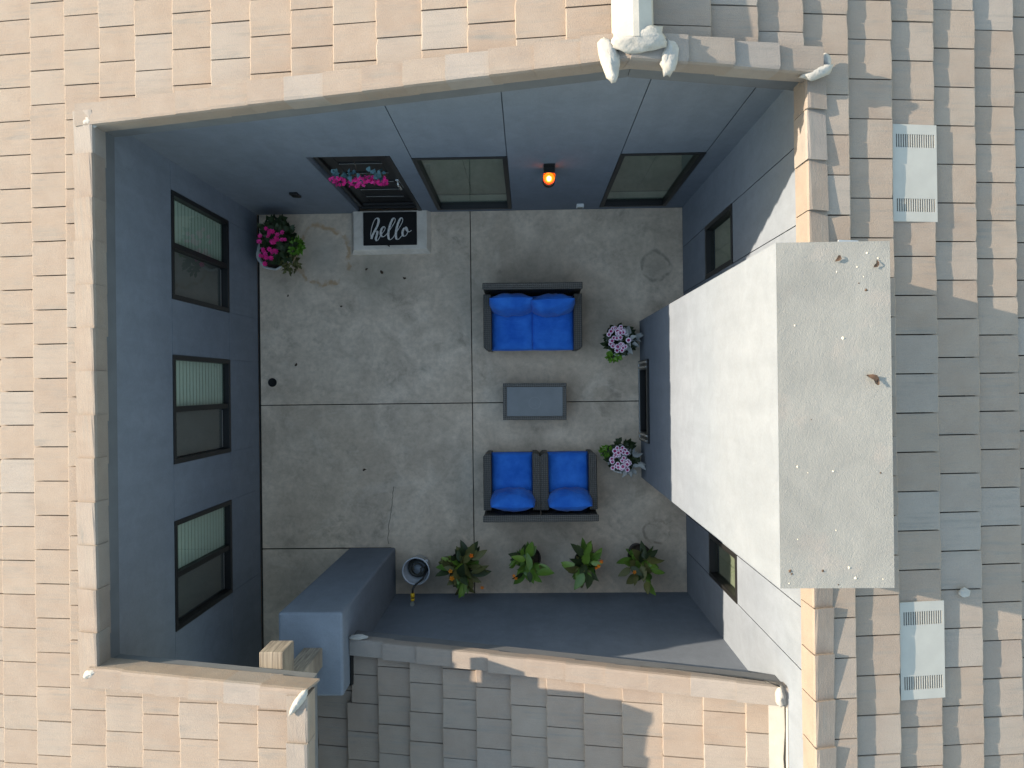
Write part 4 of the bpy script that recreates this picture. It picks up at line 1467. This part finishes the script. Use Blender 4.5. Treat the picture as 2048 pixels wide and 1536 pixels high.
def planter(label, loc, layout, seed, group):
    rn = random.Random(seed)
    root = thing('flower_planter', label, 'planter', loc, 0, group)
    pot(root, 0.19, 0.36, 'pot_white', wob=0.008)
    fc, sc_, lc, dc = layout
    clump(root, 'foliage', 'leaf_dark', (dc[0], dc[1], 0.36), 0.20, 0.20, 0.07, 170, 1.0, seed, 'broad')
    clump(root, 'lime_foliage', 'leaf_lime', (lc[0], lc[1], 0.36), 0.09, 0.075, 0.05, 110, 0.8, seed + 1, 'small')
    for i in range(26):
        o = link('silver_leaf', leaf_mesh('silver', 'leaf_silver', i % 4), root)
        a = rn.uniform(0, 6.28)
        rr = 0.11 * math.sqrt(rn.random())
        orient(o, (sc_[0] + rr * math.cos(a), sc_[1] + rr * math.sin(a), 0.42 + rn.uniform(-.03, .05)), a + rn.uniform(-.7, .7), rn.uniform(0.0, 0.8), rn.uniform(-.4, .4), rn.uniform(0.8, 1.2))
    fm = flower_mesh(['petal_white', 'petal_magenta'], 0.033, 7, True, 'ringed')
    for i in range(34):
        a = rn.uniform(0, 6.28)
        rr = math.sqrt(rn.random())
        o = link('flower', fm, root)
        orient(o, (fc[0] + 0.14 * rr * math.cos(a), fc[1] + 0.175 * rr * math.sin(a), 0.50 + 0.03 * (1 - rr) + rn.uniform(-.02, .02)), a, rn.uniform(-.2, .3), rn.uniform(-.35, .35), rn.uniform(0.8, 1.15))
    return root

GF = 'flower planters flanking the fireplace'
planter('white planter of purple and white flowers on the loveseat side of the fireplace', (1.27, 0.585, 0),
        ((-0.05, 0.03), (0.09, 0.02), (-0.10, -0.19), (0.0, 0.02)), 11, GF)
planter('white planter of purple and white flowers on the armchair side of the fireplace', (1.27, -1.0, 0),
        ((-0.04, 0.0), (0.10, -0.05), (-0.20, 0.10), (-0.01, 0.05)), 12, GF)

# pink geranium in the corner
gp = thing('flower_pot', 'pot of pink geraniums with dark and lime foliage in the corner', 'flower pot', (-3.42, 1.95, 0))
pot(gp, 0.215, 0.40, 'pot_white', (-0.03, -0.10, 0), wob=0.03)
clump(gp, 'foliage', 'leaf_dark', (0.08, 0.06, 0.50), 0.23, 0.30, 0.12, 360, 1.0, 51, 'broad')
clump(gp, 'trailing_foliage', 'leaf_olive', (0.22, -0.22, 0.42), 0.13, 0.15, 0.08, 120, 1.0, 52, 'small')
clump(gp, 'lime_foliage', 'leaf_lime', (0.31, -0.02, 0.46), 0.11, 0.13, 0.07, 260, 0.75, 53, 'small')
fm = flower_mesh(['petal_pink'], 0.040, 7, False, 'pink')
rn = random.Random(5)
for (cx, cy, k_) in ((-0.02, 0.19, 3), (-0.06, 0.12, 4), (0.03, 0.09, 3), (-0.20, 0.05, 2), (-0.02, 0.01, 3), (-0.04, -0.08, 4), (-0.16, -0.10, 4), (-0.08, -0.17, 4), (0.09, 0.15, 2), (0.10, 0.05, 2), (0.03, -0.10, 2)):
    for i in range(k_):
        o = link('flower', fm, gp)
        orient(o, (cx + 0.09 + rn.gauss(0, 0.036), cy - 0.03 + rn.gauss(0, 0.036), 0.66 + rn.uniform(-.02, .03)), rn.uniform(0, 6), rn.uniform(-.3, .3), rn.uniform(-.4, .4), rn.uniform(0.7, 1.05))

# flower swag hanging on the door
sw_ = thing('door_wreath', 'pink flower swag with teal leaves hanging on the black door', 'wreath', (-1.87, YN - 0.02, 1.97))
mb = MB()
mb.tube([(-0.30, -0.03, -0.03), (-0.15, -0.05, 0.05), (0.0, -0.05, 0.07), (0.15, -0.05, 0.05), (0.30, -0.03, -0.02)], 0.012, 8)
mb.tube([(0.0, -0.05, 0.07), (0.0, 0.03, 0.30)], 0.004, 6)
mb.build('stem', 'twig', sw_, True)
rn = random.Random(9)
for i in range(44):
    o = link('leaf', leaf_mesh('broad', 'leaf_teal', i % 4), sw_)
    x = rn.uniform(-0.30, 0.28)
    orient(o, (x, -0.05 - rn.uniform(0, .03), 0.04 + rn.uniform(-0.12, 0.20)), rn.uniform(0, 6.28), rn.uniform(-.2, 1.3), rn.uniform(-.5, .5), rn.uniform(0.55, 0.9))
fm = flower_mesh(['petal_pink'], 0.027, 5, False, 'pinkswag')
for i in range(92):
    x = rn.uniform(-0.33, 0.31)
    lo_ = -0.20 if -0.2 < x < 0.0 else -0.10
    o = link('flower', fm, sw_)
    orient(o, (x, -0.075 - rn.uniform(0.0, 0.05), rn.uniform(lo_ - 0.06, 0.13)), rn.uniform(0, 6), rn.uniform(0.2, 1.3), rn.uniform(-.6, .6), rn.uniform(0.7, 1.1))

# ------------------------------------------------------------------ bucket, hose, tap
bk = thing('bucket', 'grey metal bucket holding a coiled hose beside the column', 'bucket', (-1.545, -2.50, 0))
mb = MB()
mb.lathe([(0, 0.004), (0.135, 0.0), (0.14, 0.01), (0.178, 0.355), (0.190, 0.365), (0.190, 0.378), (0.174, 0.378), (0.168, 0.35), (0.135, 0.02), (0, 0.02)], 40)
mb.build('shell', 'bucket', bk, True)
mb = MB()
for a in (0.75, 3.89):
    mb.box(0.19 * math.cos(a) - 0.02, 0.19 * math.cos(a) + 0.02, 0.19 * math.sin(a) - 0.014, 0.19 * math.sin(a) + 0.014, 0.29, 0.345)
mb.build('handle_lug', 'bucket', bk, bevel=0.004)
hz = thing('garden_hose', 'dark garden hose coiled in the bucket with yellow tap connectors', 'hose', (-1.545, -2.50, 0))
coil = []
for i in range(150):
    a = i * 0.235
    r_ = 0.135 - 0.028 * (i / 27 % 1) - 0.07 * max(0, (i - 95) / 55)
    coil.append((r_ * math.cos(a) + 0.012 * math.sin(a * .37), r_ * math.sin(a) + 0.010 * math.cos(a * .53), 0.10 + 0.16 * i / 150 + 0.01 * math.sin(a * 1.7)))
MB().tube(coil, 0.0125, 8).build('coil', 'hose', hz, True)
MB().tube([(0.125, 0.03, 0.2), (0.148, 0.0, 0.30), (0.10, -0.09, 0.42), (0.0, -0.16, 0.50), (-0.02, -0.20, 0.53), (-0.021, -0.255, 0.54)],
          0.014, 8).build('riser', 'hose_black', hz, True)
MB().tube([(-0.021, -0.25, 0.54), (-0.021, -0.305, 0.54)], 0.027, 12).build('connector', 'yellow', hz, True)
MB().tube([(-0.021, -0.318, 0.54), (-0.021, -0.35, 0.54)], 0.025, 12).build('connector', 'yellow', hz, True)
MB().tube([(-0.021, -0.304, 0.54), (-0.021, -0.319, 0.54)], 0.018, 12).build('seal_ring', 'hose_black', hz, True)
tp = thing('garden_tap', 'pale metal garden tap on the south wall behind the bucket', 'tap', (-1.566, YS, 0.54))
MB().tube([(0, 0.002, 0), (0, 0.055, 0), (0, 0.062, 0)], [0.014, 0.014, 0.017], 12).build('spout', 'brass', tp, True)
MB().lathe([(0.0, 0.0), (0.03, 0.0), (0.03, 0.005), (0, 0.005)], 16, (0, 0.03, 0.035)).build('tap_wheel', 'brass', tp)
MB().tube([(0, 0.03, 0.005), (0, 0.03, 0.036)], 0.006, 8).build('tap_stem', 'brass', tp)

# ------------------------------------------------------------------ dry leaves and crumbs
def dry(loc, label, s=1.0, az=0.0, mat='dry_leaf', group=None):
    o = link('dry_leaf', leaf_mesh('small', mat, int(az * 3) % 4))
    o.matrix_world = Matrix.Translation(loc) @ Matrix.Rotation(az, 4, 'Z') @ Matrix.Rotation(0.12, 4, 'X') @ Matrix.Diagonal((s, s, s * 1.5, 1))
    tag(o, label, 'leaf', group or 'dry leaves on the courtyard floor')
dry((-2.27, 1.665, 0.006), 'small dark dry leaf on the floor left of the mat', 0.8, 0.6)
dry((-2.02, 1.61, 0.006), 'tan curled dry leaf on the floor below the mat', 1.1, 2.2)
dry((-1.69, 1.54, 0.006), 'dark brown dry leaf below the right corner of the step', 0.9, 2.7)
dry((-2.60, 1.16, 0.006), 'dark dry leaf on the floor below the rust stain', 0.7, 2.9)
dry((-3.29, 0.32, 0.006), 'dark dry leaf on the floor near the drain', 1.0, 1.2)
dry((-2.34, -1.17, 0.006), 'brown dry leaf alone on the southwest slab', 0.9, 0.3)
dry((-1.9, 1.97, 0.106), 'brown dry leaf on the step edge below the mat', 0.8, 2.6)
dry((-3.37, 1.34, 0.006), 'small ochre dry leaf on the floor below the corner pot', 0.7, 4.1)
dry((2.205, -0.02, 5.495), 'large curled brown leaf on top of the chimney', 1.5, 2.4, group='dry leaves on the chimney top')
dry((2.19, 0.72, 5.485), 'small brown leaf at the north corner of the chimney top', 0.9, 1.1, group='dry leaves on the chimney top')
dry((1.98, 0.80, 5.485), 'small tan leaf near the north rim of the chimney top', 0.8, 4.0, group='dry leaves on the chimney top')
